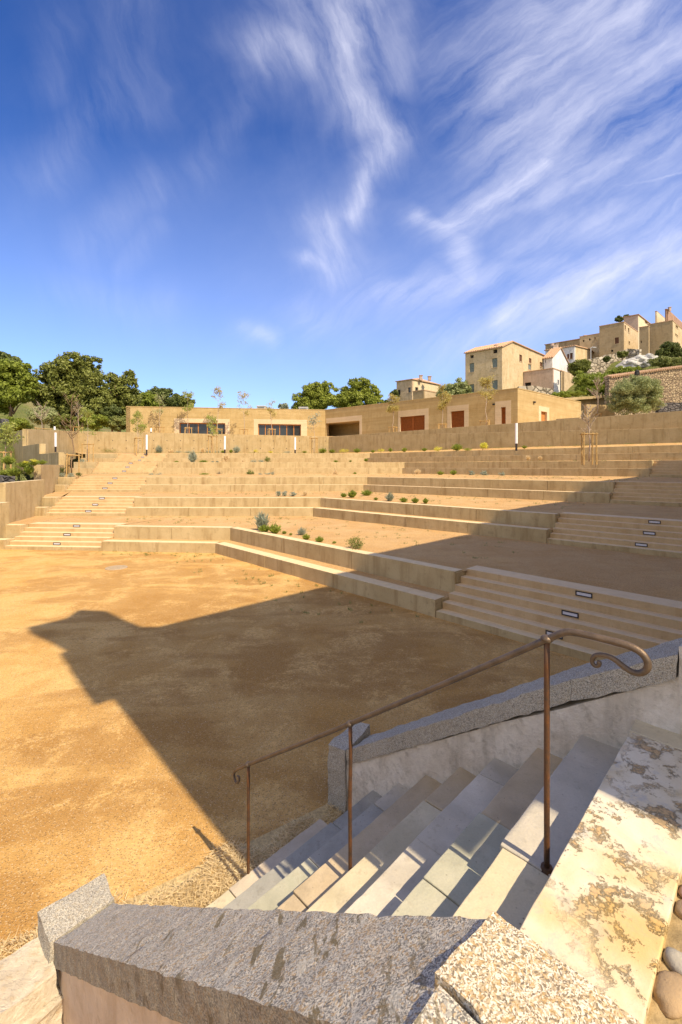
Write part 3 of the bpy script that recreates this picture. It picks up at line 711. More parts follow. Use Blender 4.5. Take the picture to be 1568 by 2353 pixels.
for _ in range(6000):
    a, b = rr.uniform(1.15, 2.5), rr.uniform(-.35, .235)
    if all((a-c)**2+(b-d)**2 > .0098 for c, d in pts): pts.append((a, b))
    if len(pts) > 130: break
csort = sorted(pts, key=lambda p: -(p[1]+.1*p[0]))
for q, (a, b) in enumerate(csort):
    o = bpy.data.objects.new('cobble', protos[q % 8]); COL.objects.link(o); o.location = AB(a, b, EYE-HL-.022); o.rotation_euler = (rr.uniform(-.1, .1), rr.uniform(-.1, .1), rr.uniform(0, 6))
    k = rr.uniform(.85, 1.15); o.scale = (k, k, 1)
    tag(o, 'rounded river cobble set in earth beside the worn landing stone', 'cobble', 'cobbles beside the landing')

# ------------------------------------------------------------ handrail
RA = 2.085
def RP(x, y, a=RA):
    k = (x-CX)/F; Y = a/(.712+.702*k); return Vector((k*Y, Y, EYE-(y-HY)/F*Y))
hr = empty('handrail', AB(RA, 2.0, .9), 'brown iron handrail with curled ends on three posts down the stone steps', 'handrail')
top3, top2, top1 = RP(1257, 1470), RP(805, 1664), RP(571, 1757)
def smoothpath(pts, it=2):
    for _ in range(it):
        q = [pts[0]]
        for a, b in zip(pts[:-1], pts[1:]): q += [a*.75+b*.25, a*.25+b*.75]
        q.append(pts[-1]); pts = q
    return pts
r5 = lambda x, y: RP(735.3+x*.5311, 1424.6+y*.5311)
r1 = lambda x, y: RP(459.6+x*.3517, 1700.4+y*.3517)
up = [top1]+[top2]+[top3+(top2-top3)*.02, top3, r5(1045, 56), r5(1085, 50), r5(1160, 66), r5(1260, 90), r5(1345, 113), r5(1400, 145), r5(1425, 195), r5(1405, 228), r5(1360, 232), r5(1315, 203), r5(1270, 165), r5(1225, 150), r5(1188, 152), r5(1175, 178), r5(1188, 200), r5(1208, 198), r5(1212, 184), r5(1200, 180)]
low = [r1(245, 235), r1(256, 240), r1(258, 262), r1(243, 285), r1(228, 265), r1(222, 235), r1(222, 215), r1(235, 197), r1(270, 180), top1]
path = smoothpath([top1, top2, top3]+up[4:], 3)
mb = MB()
# radius tapers along the scroll
n = len(path); cum = [0]
for a, b in zip(path[:-1], path[1:]): cum.append(cum[-1]+(b-a).length)
tot_ = cum[-1]; sc0 = (top1-top3).length+.28
rad = [.0155 if c < sc0 else .0165-.0085*(c-sc0)/(tot_-sc0) for c in cum]
# keep the straight part straight: replace smoothed points before top3 by the line
path2, rad2 = [], []
for p_, r_, c_ in zip(path, rad, cum): path2.append(p_); rad2.append(r_)
mb.tube(path2, rad2, 12); mb.build('rail', M['rail'], hr, smooth=True)
mb = MB(); lp = smoothpath(low, 2); mb.tube(lp, [.008+.008*i/(len(lp)-1) for i in range(len(lp))], 10); mb.build('scroll_end', M['rail'], hr, smooth=True)
def post(tp, zf, bend=0):
    t0 = tp-ez*.01; pts = []; 
    for i in range(9):
        u = i/8; w = bend*math.sin(u*9)*math.exp(-u*3); pts.append(Vector((tp.x+w, tp.y, tp.z*(1-u)+zf*u-.005)))
    o = MB().tube(pts, .0125, 10).build('post', M['rust'], hr, smooth=True)
    bm = bmesh.new(); bmesh.ops.create_uvsphere(bm, u_segments=14, v_segments=8, radius=.024)
    vs = [tuple(Vector((v.co.x*1.15, v.co.y*1.15, v.co.z*.75))+tp+ez*.004) for v in bm.verts]; fs = [tuple(v.index for v in f.verts) for f in bm.faces]; bm.free()
    MB().add(vs, fs).build('collar', M['rail'], o, smooth=True)
    return o
post(top3, EYE-HL-RISE-.01); post(top2, EYE-HL-RISE*5-.02, .006); post(top1, .02)
mb = MB(); f3 = Vector((top3.x, top3.y, EYE-HL-RISE)); mb.tube([f3-ez*.01, f3+ez*.012], [.03, .024], 12); mb.build('foot_plate', M['rust'], hr)

# ------------------------------------------------------------ church at the back right, casting the long shadow
UM = Vector((.733, .68, 0)); UL = Vector((-.68, .733, 0))
def ML(m_, l_, z=0): v = UM*m_+UL*l_; return Vector((v.x, v.y, z))
ch = empty('church', ML(10, -5), 'tall plastered church beside the steps, behind the viewer', 'church')
TANE = math.tan(R(ELEV)); LC = -1.5
def hz(l): return (l-LC)*TANE
mb = MB(); mb.prism([ML(2.42, LC-.02), ML(34, LC-.02), ML(34, LC-9), ML(2.42, LC-9)], -.5, hz(9.0)); mb.build('wall', M['church'], ch)
mb = MB(); mb.prism([ML(2.08, LC), ML(3.4, LC), ML(3.4, LC-.4), ML(2.08, LC-.4)], 5.3, hz(9.0)-.01); mb.build('corner_pilaster', M['church'], ch)
def cornice(m0, l0, l1, out, name):
    z0, z1 = hz(l0), hz(l1); mb = MB()
    mb.prism([ML(m0, LC+out), ML(34.3, LC+out), ML(34.3, LC-.4), ML(m0, LC-.4)], z0, z1); mb.build(name, M['church'], ch)
cornice(1.82, 7.82, 8.99, .1, 'string_course')
cornice(1.84, 9.0, 9.75, .22, 'cornice')
mb = MB(); zr = hz(9.75); rl = hz(10.0)
mb.prism([ML(2.5, LC+.1), ML(34.3, LC+.1), ML(34.3, LC-4.5), ML(2.5, LC-4.5)], zr-.02, [rl, rl, rl+1.5, rl+1.5]); mb.build('roof', M['tile'], ch)
prof = [(1.83, 9.76), (1.99, 9.95), (1.99, 10.25), (1.84, 11.0), (1.60, 12.0), (1.62, 12.12), (2.37, 12.2), (2.75, 12.72), (3.25, 12.15), (3.38, 11.1), (3.5, 10.4), (3.93, 10.02), (3.95, 9.76)]
vs = [ML(m_, LC-.05, hz(l_)) for m_, l_ in prof]+[ML(m_, LC-.45, hz(l_)) for m_, l_ in prof]; k = len(prof)
mb = MB(); mb.add(vs, [tuple(range(k))[::-1], tuple(range(k, 2*k))]+[(i, (i+1) % k, k+(i+1) % k, k+i) for i in range(k)]); mb.build('corner_scroll', M['church'], ch)
# ------------------------------------------------------------ earth building
def facade(mb, p, q, n, t, z0, z1, ops):
    """wall from p to q (outer face), thickness t along n (inwards), ops = (u0,u1,z0,z1) in metres along the wall"""
    d = (q-p); L = d.length; d = d/L
    us = sorted({0, L, *[o[0] for o in ops], *[o[1] for o in ops]}); zs = sorted({z0, z1, *[o[2] for o in ops], *[o[3] for o in ops]})
    for i in range(len(us)-1):
        u0, u1 = us[i], us[i+1]; uc = (u0+u1)/2; run = None
        for j in range(len(zs)-1):
            a, b = zs[j], zs[j+1]; zc = (a+b)/2
            hole = any(o[0] < uc < o[1] and o[2] < zc < o[3] for o in ops)
            if hole:
                if run: mb.prism([p+d*u0, p+d*u1, p+d*u1+n*t, p+d*u0+n*t], run[0], run[1]); run = None
            else: run = (run[0] if run else a, b)
        if run: mb.prism([p+d*u0, p+d*u1, p+d*u1+n*t, p+d*u0+n*t], run[0], run[1])
    return mb
def on_plane(x, y, p, d):
    """frame unit -> (distance along d from p, height) on the vertical plane through p along d"""
    k = (x-CX)/F; s = (k*p.y-p.x)/(d.x-k*d.y); Y = p.y+d.y*s
    return s, EYE-(y-HY)/F*Y
def panelbox(p, d, n, u0, u1, z0, z1, o0, o1):
    """box on a facade: from depth o0 to o1 measured inwards"""
    return MB().prism([p+d*u0+n*o0, p+d*u1+n*o0, p+d*u1+n*o1, p+d*u0+n*o1], z0, z1)
BC = V2(P(748, 943, 58.4)); BL = V2(P(290, 935, 55)); BR = V2(P(1190, 893, 42.2)); BZ = 11.0; BZ0 = 6.2
BE = V2(BR+Vector((.77, .64, 0))*14.2); BLb = BL+Vector((-.1, 1, 0))*12
eb = empty('rammed_earth_building', (BC.x, BC.y, BZ0), 'long low rammed earth building bending round the top terrace, with pale framed openings', 'building')
dA = (BC-BL).normalized(); nA = nl(dA); dB = (BR-BC).normalized(); nB = nl(dB); dC = (BE-BR).normalized(); nC = nl(dC)
def fr_open(p, d, n, xa, ya, xb, yb, fx0, fy0, fx1, wall_ops, deep=.35, full=False):
    """opening given by frame-unit corners; pale earth surround (fx0..fx1, top fy0)"""
    u0, za = on_plane(xa, ya, p, d); u1, _ = on_plane(xb, yb, p, d); z1 = za; _, z0 = on_plane(xb, yb, p, d)
    a, zt = on_plane(fx0, fy0, p, d); b, _ = on_plane(fx1, fy0, p, d)
    z0 = min(z0, z1-.5); wall_ops.append((a, b, BZ0-.1 if full else z0, zt))
    mb = MB(); facade(mb, p+d*a-n*.012, p+d*b-n*.012, n, .5, BZ0 if full else z0, zt-.004, [(u0-a, u1-a, z0, z1)])
    fr = mb.build('door_frame' if full else 'window_frame', M['earth_pale'], eb)
    return u0, u1, z0, z1, fr
opsA, opsB, opsC = [], [], []
def glazing(p, d, n, u0, u1, z0, z1, k, parent):
    mb = MB(); w = .10; mb.add([], [])
    for i in range(k+1):
        uu = u0+(u1-u0)*i/k; uu = min(max(uu, u0+w/2), u1-w/2); mb.prism([p+d*(uu-w/2)+n*.30, p+d*(uu+w/2)+n*.30, p+d*(uu+w/2)+n*.38, p+d*(uu-w/2)+n*.38], z0, z1)
    for (a, b) in ((z0, z0+.1), (z1-.12, z1)): mb.prism([p+d*u0+n*.303, p+d*u1+n*.303, p+d*u1+n*.377, p+d*u0+n*.377], a+.002, b-.002)
    mb.build('timber_frame', M['wood_orange'], parent)
    panelbox(p, d, n, u0, u1, z0, z1, .335, .345).build('pane', M['glass'], parent)
    panelbox(p, d, n, u0-.3, u1+.3, z0-.2, z1+.2, .52, .9).build('dark_room', M['dark'], parent)
# left wing: two long windows
u0, u1, z0, z1, f_ = fr_open(BL, dA, nA, 412.6, 971, 518, 1010, 400.9, 961, 528, opsA); glazing(BL, dA, nA, u0, u1, z0, z1, 5, f_)
u0, u1, z0, z1, f_ = fr_open(BL, dA, nA, 593.5, 974, 692, 1012, 583.7, 963, 706, opsA); glazing(BL, dA, nA, u0, u1, z0, z1, 6, f_)
mb = MB(); facade(mb, BL, BC, nA, .5, BZ0, BZ, opsA)
# right wing
def shutter(p, d, n, u0, u1, z0, z1, parent, k=1):
    mb = MB(); panelbox(p, d, n, u0, u1, z0, z1, .25, .30)
    for i in range(k):
        a = u0+(u1-u0)*i/k; b = u0+(u1-u0)*(i+1)/k
        mb.prism([p+d*a+n*.2, p+d*(a+.09)+n*.2, p+d*(a+.09)+n*.28, p+d*a+n*.28], z0, z1); mb.prism([p+d*(b-.09)+n*.2, p+d*b+n*.2, p+d*b+n*.28, p+d*(b-.09)+n*.28], z0, z1)
        z = z0
        while z < z1: mb.prism([p+d*(a+.09)+n*.22, p+d*(b-.09)+n*.22, p+d*(b-.09)+n*.26, p+d*(a+.09)+n*.26], z, z+.055); z += .12
    s_ = mb.build('louvred_shutter', M['wood_red'], parent)
    panelbox(p, d, n, u0, u1, z0, z1, .30, .33).build('backing', M['wood_red'], s_)
c3 = lambda x, y: (873.1+x*.4431, 680.1+y*.4431)
c2 = lambda x, y: (459.6+x*.3342, 827.2+y*.3342)
z4 = lambda x, y: (1011+x*.3552, 680.1+y*.3552)
def op(p, d, n, f, A_, B_, F0, F1, ops, full=True): return fr_open(p, d, n, *f(*A_), *f(*B_), *f(*F0), f(*F1)[0], ops, full=full)
u0, u1, z0, z1, f_ = op(BC, dB, nB, c2, (868, 436), (1098, 540), (868, 402), (1115, 390), opsB)
panelbox(BC, dB, nB, u0-5, u1+.1, z0, z1+.3, 3.2, 3.5).build('porch_back', M['earth'], eb); panelbox(BC, dB, nB, u0+6.2, u1, z0, z1-1.1, 3.1, 3.19).build('porch_door', M['wood_red'], eb)
panelbox(BC, dB, nB, u0-3, u1+.5, z1, z1+.25, .5, 3.2).build('porch_ceiling', M['earth_pale'], eb)
panelbox(BC, dB, nB, u1, u1+.4, z0, z1+.0, .51, 3.1).build('porch_side', M['earth'], eb)
for (A_, B_, F0, F1, k) in (((105, 628), (233, 712), (95, 597), (253, 597), 2), ((369, 599), (438, 700), (350, 572), (461, 572), 1), ((629, 577), (653, 690), (598, 548), (681, 548), 1)):
    u0, u1, z0, z1, f_ = op(BC, dB, nB, c3, A_, B_, F0, F1, opsB); shutter(BC, dB, nB, u0, u1, z0, z1, f_, k)
facade(mb, BC, BR, nB, .5, BZ0, BZ, opsB)
u0, u1, z0, z1, f_ = op(BR, dC, nC, z4, (655, 745), (693, 830), (640, 710), (708, 712), opsC)
panelbox(BR, dC, nC, u0, u1, z0, z1, .22, .27).build('door', M['wood_orange'], f_)
facade(mb, BR, BE, nC, .5, BZ0, BZ, opsC)
mb.prism([BLb, BL, BL+dA*.5, BLb+dA*.5], BZ0, BZ)
for p_, d_, n_ in ((BLb, None, None),): pass
mb.build('wall', M['earth'], eb)
rf = [BL+nA*.4+dA*.4, BC+nA*.4, BR+nB*.4-dB*.45, BE-dC*.3+nC*.4, BE-dB*12, BC+nA*14, BLb+dA*.4]
MB().prism(rf, BZ-.55, BZ-.25).build('roof', M['conc_grey'], eb)
mb = MB()                                       # coping strip
for p, q, n in ((BL, BC, nA), (BC, BR, nB), (BR, BE, nC)): mb.prism([p-n*.03, q-n*.03, q+n*.53, p+n*.53], BZ+.003, BZ+.09)
mb.build('coping', M['earth'], eb)
mb = MB(); b_ = BR+dC*3.1; mb.box(Vector((b_.x, b_.y, 10.0))-nC*.08, dC, nC, ez, .14, .08, .07); mb.build('wall_lamp', M['iron_dark'], eb)
b_ = BC+dB*(on_plane(*c3(592, 562), BC, dB)[0]); MB().box(Vector((b_.x, b_.y, on_plane(*c3(592, 562), BC, dB)[1]))-nB*.08, dB, nB, ez, .10, .08, .07).build('wall_lamp', M['iron_dark'], eb)
# rooftop units
for q, (x0, x1, ya, lab) in enumerate(((590.5, 610, 932, 'grey ventilation box on the flat roof, left of the two'), (687, 707, 935, 'grey ventilation box on the flat roof, beside the pines'))):
    a, b = P(x0, ya, 62), P(x1, ya, 62); w = b.x-a.x; zt = a.z
    v = empty('ventilation_box', ((a.x+b.x)/2, 62.5, BZ-.25), lab, 'ventilation box', 'ventilation boxes on the roof')
    MB().bx(a.x, b.x, 62, 63.2, BZ-.25, zt-.12).build('casing', M['steel'], v, bevel=.03); MB().bx(a.x-.06, b.x+.06, 61.94, 63.26, zt-.119, zt).build('lid', M['steel'], v, bevel=.02)
    mb = MB()
    for k in range(4): mb.bx(a.x+.12, b.x-.12, 61.97, 62.01, zt-.3-k*.14, zt-.24-k*.14)
    mb.build('grille', M['iron_dark'], v)

# ------------------------------------------------------------ village houses
def plm(name, c, c2, st): M[name] = material(name, f_plaster(c, c2, sc3(st, .85), .7, 1), .9); return M[name]
plm('pl_ochre', (.56, .42, .24), (.64, .50, .31), (.40, .29, .15)); plm('pl_brown', (.40, .29, .165), (.46, .34, .20), (.29, .205, .11)); plm('pl_pink', (.50, .36, .28), (.57, .43, .34), (.36, .26, .19))
plm('pl_cream', (.68, .57, .36), (.74, .63, .43), (.54, .43, .26)); plm('pl_white', (.70, .68, .66), (.76, .75, .73), (.56, .53, .50)); plm('pl_rust', (.36, .21, .14), (.44, .27, .18), (.25, .15, .10))
plm('pl_stone', (.50, .38, .24), (.60, .47, .31), (.33, .24, .14))
DLH = Vector((-.76, .65, 0)).normalized(); DRH = Vector((.74, .67, 0)).normalized()
def house(label, xc, ytop, Y, xl, xr, zb, m, mr=None, wins=(), gable=0, roof='flat', chim=(), over=.22, f=z4, dl=DLH, dr=DRH, zl=None):
    X, yt = f(xc, ytop); C = P(X, yt, Y); z1 = C.z; C = V2(C)
    Ll = on_plane(f(xl, 0)[0], 900, C, dl)[0]; Lr = on_plane(f(xr, 0)[0], 900, C, dr)[0]
    Ll = Ll if 0 < Ll < 45 else 12; Lr = Lr if 0 < Lr < 45 else 12
    h = empty('village_house', (C.x, C.y, zb), label, 'house', 'houses of the hill village')
    nL_, nR_ = dr, dl                                  # inward normals of left / right facade
    oL, oR = [], []; todo = []
    for (x0, y0, x1, y1, kind) in wins:
        side = 0 if f(x1, 0)[0] <= X+.5 else 1; d = dl if not side else dr
        u0, za = on_plane(*f(x0, y0), C, d); u1, zc = on_plane(*f(x1, y1), C, d); zt = max(za, on_plane(*f(x1, y0), C, d)[1]); zbm = zt-abs(za-zc)
        dz_ = max(0, zt-(z1-.2)); zt -= dz_; zbm -= dz_
        u0, u1 = sorted((u0, u1)); (oR if side else oL).append((u0, u1, zbm, zt)); todo.append((side, u0, u1, zbm, zt, kind))
    A, B, D = C+dl*Ll, C+dr*Lr, C+dl*Ll+dr*Lr
    mb = MB(); facade(mb, C, A, nL_, .4, zb, z1, oL); w1 = mb.build('wall', m, h)
    mb = MB(); facade(mb, C+dr*.4, B, nR_, .4, zb, z1, [(a-.4, b-.4, c_, d_) for a, b, c_, d_ in oR])
    mb.prism([A+nL_*.4, D, D-nR_*0+dr*-.001-dl*.4, A+nL_*.4-dl*.4], zb, z1-.003); mb.prism([B+dl*.4, D-dl*.4, D-dl*.4-dr*.4, B+dl*.4-dr*.4], zb, z1-.003)
    if gable:
        ft, gh, gr = gable if len(gable) > 2 else (*gable, 0); pk = C+dr*(Lr*ft); vs = []
        for o in (.005, .35): vs += [(*(C+dl*o).xy, z1), (*(B+dl*o).xy, z1), (*(B+dl*o).xy, z1+gr+.002), (*(pk+dl*o).xy, z1+gh)]
        mb.add(vs, [(0, 1, 2, 3), (7, 6, 5, 4), (0, 4, 5, 1), (1, 5, 6, 2), (2, 6, 7, 3), (3, 7, 4, 0)])
    mb.build('wall', mr or m, h)
    C_ = C-dl*over-dr*over; A_ = A+dl*over-dr*over; B_ = B-dl*over+dr*over; D_ = D+dl*over+dr*over
    if gable:
        sl = gh/(Lr*ft); rp = C+dr*(Lr*ft)-dl*over; rq = A+dr*(Lr*ft)+dl*over; e1 = z1-over*sl; sl2 = (gh-gr)/(Lr*(1-ft)); e2 = z1+gr-over*sl2; th = .16
        vs = [(*C_.xy, e1+.02), (*A_.xy, e1+.02), (*rq.xy, z1+gh+.02), (*rp.xy, z1+gh+.02), (*B_.xy, e2+.02), (*D_.xy, e2+.02)]
        vs2 = [(x, y, z+th) for x, y, z in vs]; n = 6
        mb = MB(); mb.add(vs+vs2, [(0, 1, 2, 3), (3, 2, 5, 4), (6, 9, 8, 7), (9, 10, 11, 8), (0, 6, 7, 1), (4, 5, 11, 10), (0, 3, 9, 6), (3, 4, 10, 9), (1, 7, 8, 2), (2, 8, 11, 5)])
        # rows of barrel tiles
        for (pa, pb, qa, qb) in ((vs2[0], vs2[1], vs2[3], vs2[2]), (vs2[4], vs2[5], vs2[3], vs2[2])):
            pa, pb, qa, qb = map(Vector, (pa, pb, qa, qb)); k = max(3, int((pb-pa).length/.42))
            for i in range(k):
                u = (i+.5)/k; mb.tube([pa.lerp(pb, u)+ez*.02, qa.lerp(qb, u)+ez*.02], .11, 5)
        rf_ = mb.build('roof', M['tile'], h); zr = z1+gh
    elif roof == 'flat':
        mb = MB(); mb.prism([C_*.3+C*.7, B_*.3+B*.7, D_*.3+D*.7, A_*.3+A*.7], z1+.003, z1+.16); rf_ = mb.build('roof', M['tile'], h); zr = z1
    else:                                             # hipped / low tile roof
        ce_ = (C+B+A+D)/4; gh = roof; mb = MB(); vs = [(*q.xy, z1+.01) for q in (C_, B_, D_, A_)]; r0 = ce_+dl*max(0, (Ll-Lr)/2); r1_ = ce_-dl*max(0, (Ll-Lr)/2)
        vs += [(r0.x, r0.y, z1+gh), (r1_.x, r1_.y, z1+gh)]; vs += [(*q.xy, z1-.13) for q in (C_, B_, D_, A_)]
        mb.add(vs, [(0, 5, 4, 3), (0, 1, 5), (1, 2, 4, 5), (2, 3, 4), (6, 9, 8, 7), (0, 6, 7, 1), (1, 7, 8, 2), (2, 8, 9, 3), (3, 9, 6, 0)])
        rf_ = mb.build('roof', M['tile'], h); zr = z1+gh
    for (x, y0, w) in chim:
        q = P(*f(x, y0), Y+Ll*.3); mb = MB(); mb.bx(q.x-w/2, q.x+w/2, q.y-w/2, q.y+w/2, zr-1.2, q.z-.15); mb.bx(q.x-w/2-.08, q.x+w/2+.08, q.y-w/2-.08, q.y+w/2+.08, q.z-.149, q.z); mb.build('chimney', M['pl_pink'], rf_)
    for (side, u0, u1, za, zt, kind) in todo:
        d, n = (dl, nL_) if not side else (dr, nR_)
        mk = {'b': 'shutter_blue', 'r': 'shutter_brown', 'd': 'dark', 'w': 'glass'}[kind]
        mb = panelbox(C, d, n, u0, u1, za, zt, .16 if kind != 'd' else .3, .36)
        o = mb.build('window' if kind != 'b' else 'window_shutter', M[mk], h)
        if kind in 'br' and u1-u0 > .5:
            mb = MB(); um = (u0+u1)/2
            for (a, b) in ((u0, u0+.07), (um-.07, um-.01), (um+.01, um+.07), (u1-.07, u1)): mb.prism([C+d*a+n*.12, C+d*b+n*.12, C+d*b+n*.165, C+d*a+n*.165], za, zt)
            z = za
            while z < zt-.05: mb.prism([C+d*(u0+.07)+n*.14, C+d*(u1-.07)+n*.14, C+d*(u1-.07)+n*.163, C+d*(u0+.07)+n*.163], z, z+.05); z += .14
            mb.build('slats', M[mk], o)
        if kind != 'd' or u1-u0 > .8:
            panelbox(C, d, n, u0-.1, u1+.1, za-.12, za-.003, -.06, .2).build('sill', M['pl_stone'], h)
    return h
house('tall square ochre house with blue-grey shutters and a low tiled roof behind the earth building', 403, 330, 80, 165, 673, 14, M['pl_ochre'], M['pl_ochre'],
      [(197, 385, 219, 400, 'd'), (345, 348, 372, 368, 'd'), (192, 437, 222, 490, 'b'), (338, 405, 372, 460, 'b'), (192, 573, 222, 625, 'b'), (338, 547, 374, 602, 'b'), (515, 330, 532, 380, 'r'), (577, 350, 593, 388, 'r'), (648, 372, 664, 408, 'r'), (572, 445, 592, 487, 'b'), (648, 465, 662, 475, 'd')], gable=(.22, 1.6, 1.3), chim=((368, 316, .6),))
house('small white gabled house tucked behind the tall ochre house', 728, 398, 90, 672, 830, 17, M['pl_white'], M['pl_white'], [(681, 410, 686, 430, 'd')], gable=(.5, 2.6))
house('low pink flat-roofed house with a white side in front of the white gable', 732, 470, 82, 543, 783, 15, M['pl_pink'], M['pl_white'], [(550, 562, 590, 580, 'd'), (762, 545, 772, 580, 'd')])
house('narrow bare stone house with small openings right of the pink house', 786, 486, 84, 783.5, 866, 15, M['pl_stone'], M['pl_stone'], [(805, 567, 817, 597, 'd'), (830, 560, 846, 612, 'd')])
house('pale grey and ochre house with twin brown windows below the dark tower house', 872, 325, 100, 683, 1047, 18, M['pl_white'], M['pl_ochre'], [(823, 377, 838, 405, 'r'), (841, 370, 860, 405, 'r'), (1018, 335, 1030, 352, 'd'), (1020, 372, 1034, 380, 'd')], gable=(.5, .8), chim=((740, 322, .8), (755, 312, .6)))
house('long ochre house with a shallow tiled roof standing behind the twin-windowed house', 905, 276, 112, 683, 1120, 22, M['pl_brown'], M['pl_ochre'], [], chim=((728, 326, .7), (940, 255, .7)), roof=.6)
house('narrow ochre house stepping up the slope just left of the dark tower house', 1040, 243, 107, 905, 1100, 22, M['pl_ochre'], M['pl_ochre'], [(925, 285, 935, 297, 'd'), (965, 275, 975, 288, 'd'), (1000, 268, 1008, 280, 'r')])
house('dark brown tower-like house with one square window above the rock wall', 1190, 170, 100, 1032, 1283, 24, M['pl_brown'], M['pl_ochre'], [(1132, 271, 1158, 307, 'r'), (1196, 192, 1204, 225, 'r'), (1217, 210, 1225, 245, 'd'), (1222, 296, 1231, 318, 'd'), (1108, 350, 1122, 360, 'd')])
house('cream house with pink side wall and one brown window on the skyline', 1282, 118, 116, 1190, 1400, 26, M['pl_pink'], M['pl_cream'], [(1326, 137, 1345, 165, 'r')], roof=.5)
house('plain cream block on the skyline right of the cream house', 1403, 100, 126, 1393, 1480, 27, M['pl_cream'], M['pl_cream'], [])
house('red-brown house with a tiled eave at the right end of the skyline', 1466, 84, 122, 1462, 1650, 27, M['pl_rust'], M['pl_rust'], [], roof=.6, chim=((1487, 72, .5),))
house('large brown plastered house with two small brown windows at the right edge', 1506, 160, 95, 1348, 1720, 24, M['pl_brown'], M['pl_ochre'], [(1526, 175, 1542, 205, 'r'), (1523, 255, 1540, 278, 'r')])
house('lower brown annex stepping down left of the large brown house', 1351, 196, 96, 1290, 1357, 24, M['pl_brown'], M['pl_brown'], [(1300, 290, 1307, 305, 'd')])
house('distant pale house with two chimneys and a tiled hip roof right of the pines', 168, 430, 92, 87, 312, 15, M['pl_stone'], M['pl_cream'], [(93, 487, 107, 513, 'w'), (146, 475, 160, 500, 'w'), (184, 475, 200, 497, 'w')], roof=1.1, chim=((213, 411, .6), (258, 416, .6)), f=c3)
house('small stone lean-to in front of the distant pale house', 228, 490, 86, 172, 300, 14, M['pl_brown'], M['pl_stone'], [], f=c3)
# walls of the village
def pwall(name, pts, th, m, label, zb=-3, cap=None, sub=1.0, disp=.12):
    mb = MB(); P_ = [Vector(p) for p in pts]
    for a, b in zip(P_[:-1], P_[1:]):
        d = V2(b-a).normalized(); n = nl(d); n = n if n.y > 0 else -n
        mb.prism([a, b, b+n*th, a+n*th], [a.z+zb, b.z+zb, b.z+zb, a.z+zb], [a.z, b.z, b.z, a.z])
    if cap:
        w = empty(name, P_[0], label, 'wall'); mb.build('stonework', m, w, sub=sub, disp=disp, dscale=.8)
        mb = MB()
        for a, b in zip(P_[:-1], P_[1:]):
            L = (b-a).length; k = int(L/.45); d = V2(b-a).normalized(); n = nl(d); n = n if n.y > 0 else -n
            for i in range(k): q = a.lerp(b, (i+.5)/k); mb.tube([q-n*.25+ez*.02, q+n*(th/2)+ez*.22, q+n*(th+.2)+ez*.02], .16, 6)
        mb.build('tile_coping', cap, w)
    else: tag(mb.build(name, m, sub=sub, disp=disp, dscale=.8), label, 'wall')
pwall('stone_wall', [P(*z4(1098, 527), 56), P(*z4(1330, 494), 60), P(*z4(1700, 445), 64)], .6, M['stonewall'], 'long brown rubble stone wall with a tiled top behind the round bush', zb=-8, cap=M['tile'])
pwall('terrace_wall', [P(*z4(860, 452), 88), P(*z4(960, 415), 91), P(*z4(1130, 372), 94), P(*z4(1215, 340), 94), P(*z4(1290, 345), 92)], 1.2, M['outcrop'], 'ragged stone retaining wall below the dark tower house', zb=-9, sub=.9, disp=.35)
pwall('terrace_wall', [P(*z4(510, 585), 70), P(*z4(600, 578), 70), P(*z4(735, 603), 71)], .6, M['outcrop'], 'low grey stone wall just above the earth building roof', zb=-3, sub=.8, disp=.1)
pwall('terrace_wall', [P(*z4(1415, 690), 46), P(*z4(1600, 685), 46)], .5, M['stonewall_dark'], 'low dark stone wall right of the round bush', zb=-1.6, sub=.6, disp=.06)
pwall('planter_wall', [P(*z4(950, 700), 40), P(*z4(1100, 706), 40), P(*z4(1130, 720), 40)], .4, M['conc_grey'], 'pale earth planter wall behind the bare saplings', zb=-1.4, sub=1, disp=0)
pwall('planter_wall', [P(*z4(752, 796), 38), P(*z4(905, 786), 36)], .3, M['conc_grey'], 'narrow raised kerb wall beside the earth building corner', zb=-.8, sub=1, disp=0)
t = empty('shelter', P(*z4(860, 700), 58), 'low open shelter with a flat concrete roof behind the saplings', 'shelter')
a = P(*z4(775, 662), 58); b = P(*z4(1100, 640), 60); MB().prism([a, b, b+Vector((0, 6, 0)), a+Vector((0, 6, 0))], [a.z-.35, b.z-.35, b.z-.35, a.z-.35], [a.z, b.z, b.z, a.z]).build('roof', M['conc_grey'], t)
mb = MB(); mb.prism([a+Vector((1, 3, 0)), b+Vector((-.5, 3, 0)), b+Vector((-.5, 3.3, 0)), a+Vector((1, 3.3, 0))], a.z-4, a.z-.36); mb.build('back_wall', M['pl_brown'], t)
mb = MB(); mb.prism([b+Vector((-3.8, .2, 0)), b+Vector((.2, .2, 0)), b+Vector((.2, .7, 0)), b+Vector((-3.8, .7, 0))], b.z-4, b.z-.37); mb.build('side_wall', M['pl_ochre'], t)
def boulder(p, r, label, seed):
    bm = bmesh.new(); bmesh.ops.create_icosphere(bm, subdivisions=4, radius=1)
    for v in bm.verts:
        n = v.co.copy(); k = 1+mnoise.noise(n*1.1+Vector((seed, 0, 0)))*.5+mnoise.noise(n*2.7+Vector((0, seed, 0)))*.25+abs(mnoise.noise(n*6))*.08
        v.co = Vector((n.x*r[0], n.y*r[1], n.z*r[2]))*k+p
    me = bpy.data.meshes.new('boulder'); bm.to_mesh(me); bm.free(); me.materials.append(M['outcrop_grey']); o = bpy.data.objects.new('boulder', me); COL.objects.link(o); tag(o, label, 'boulder', 'grey boulders under the village')
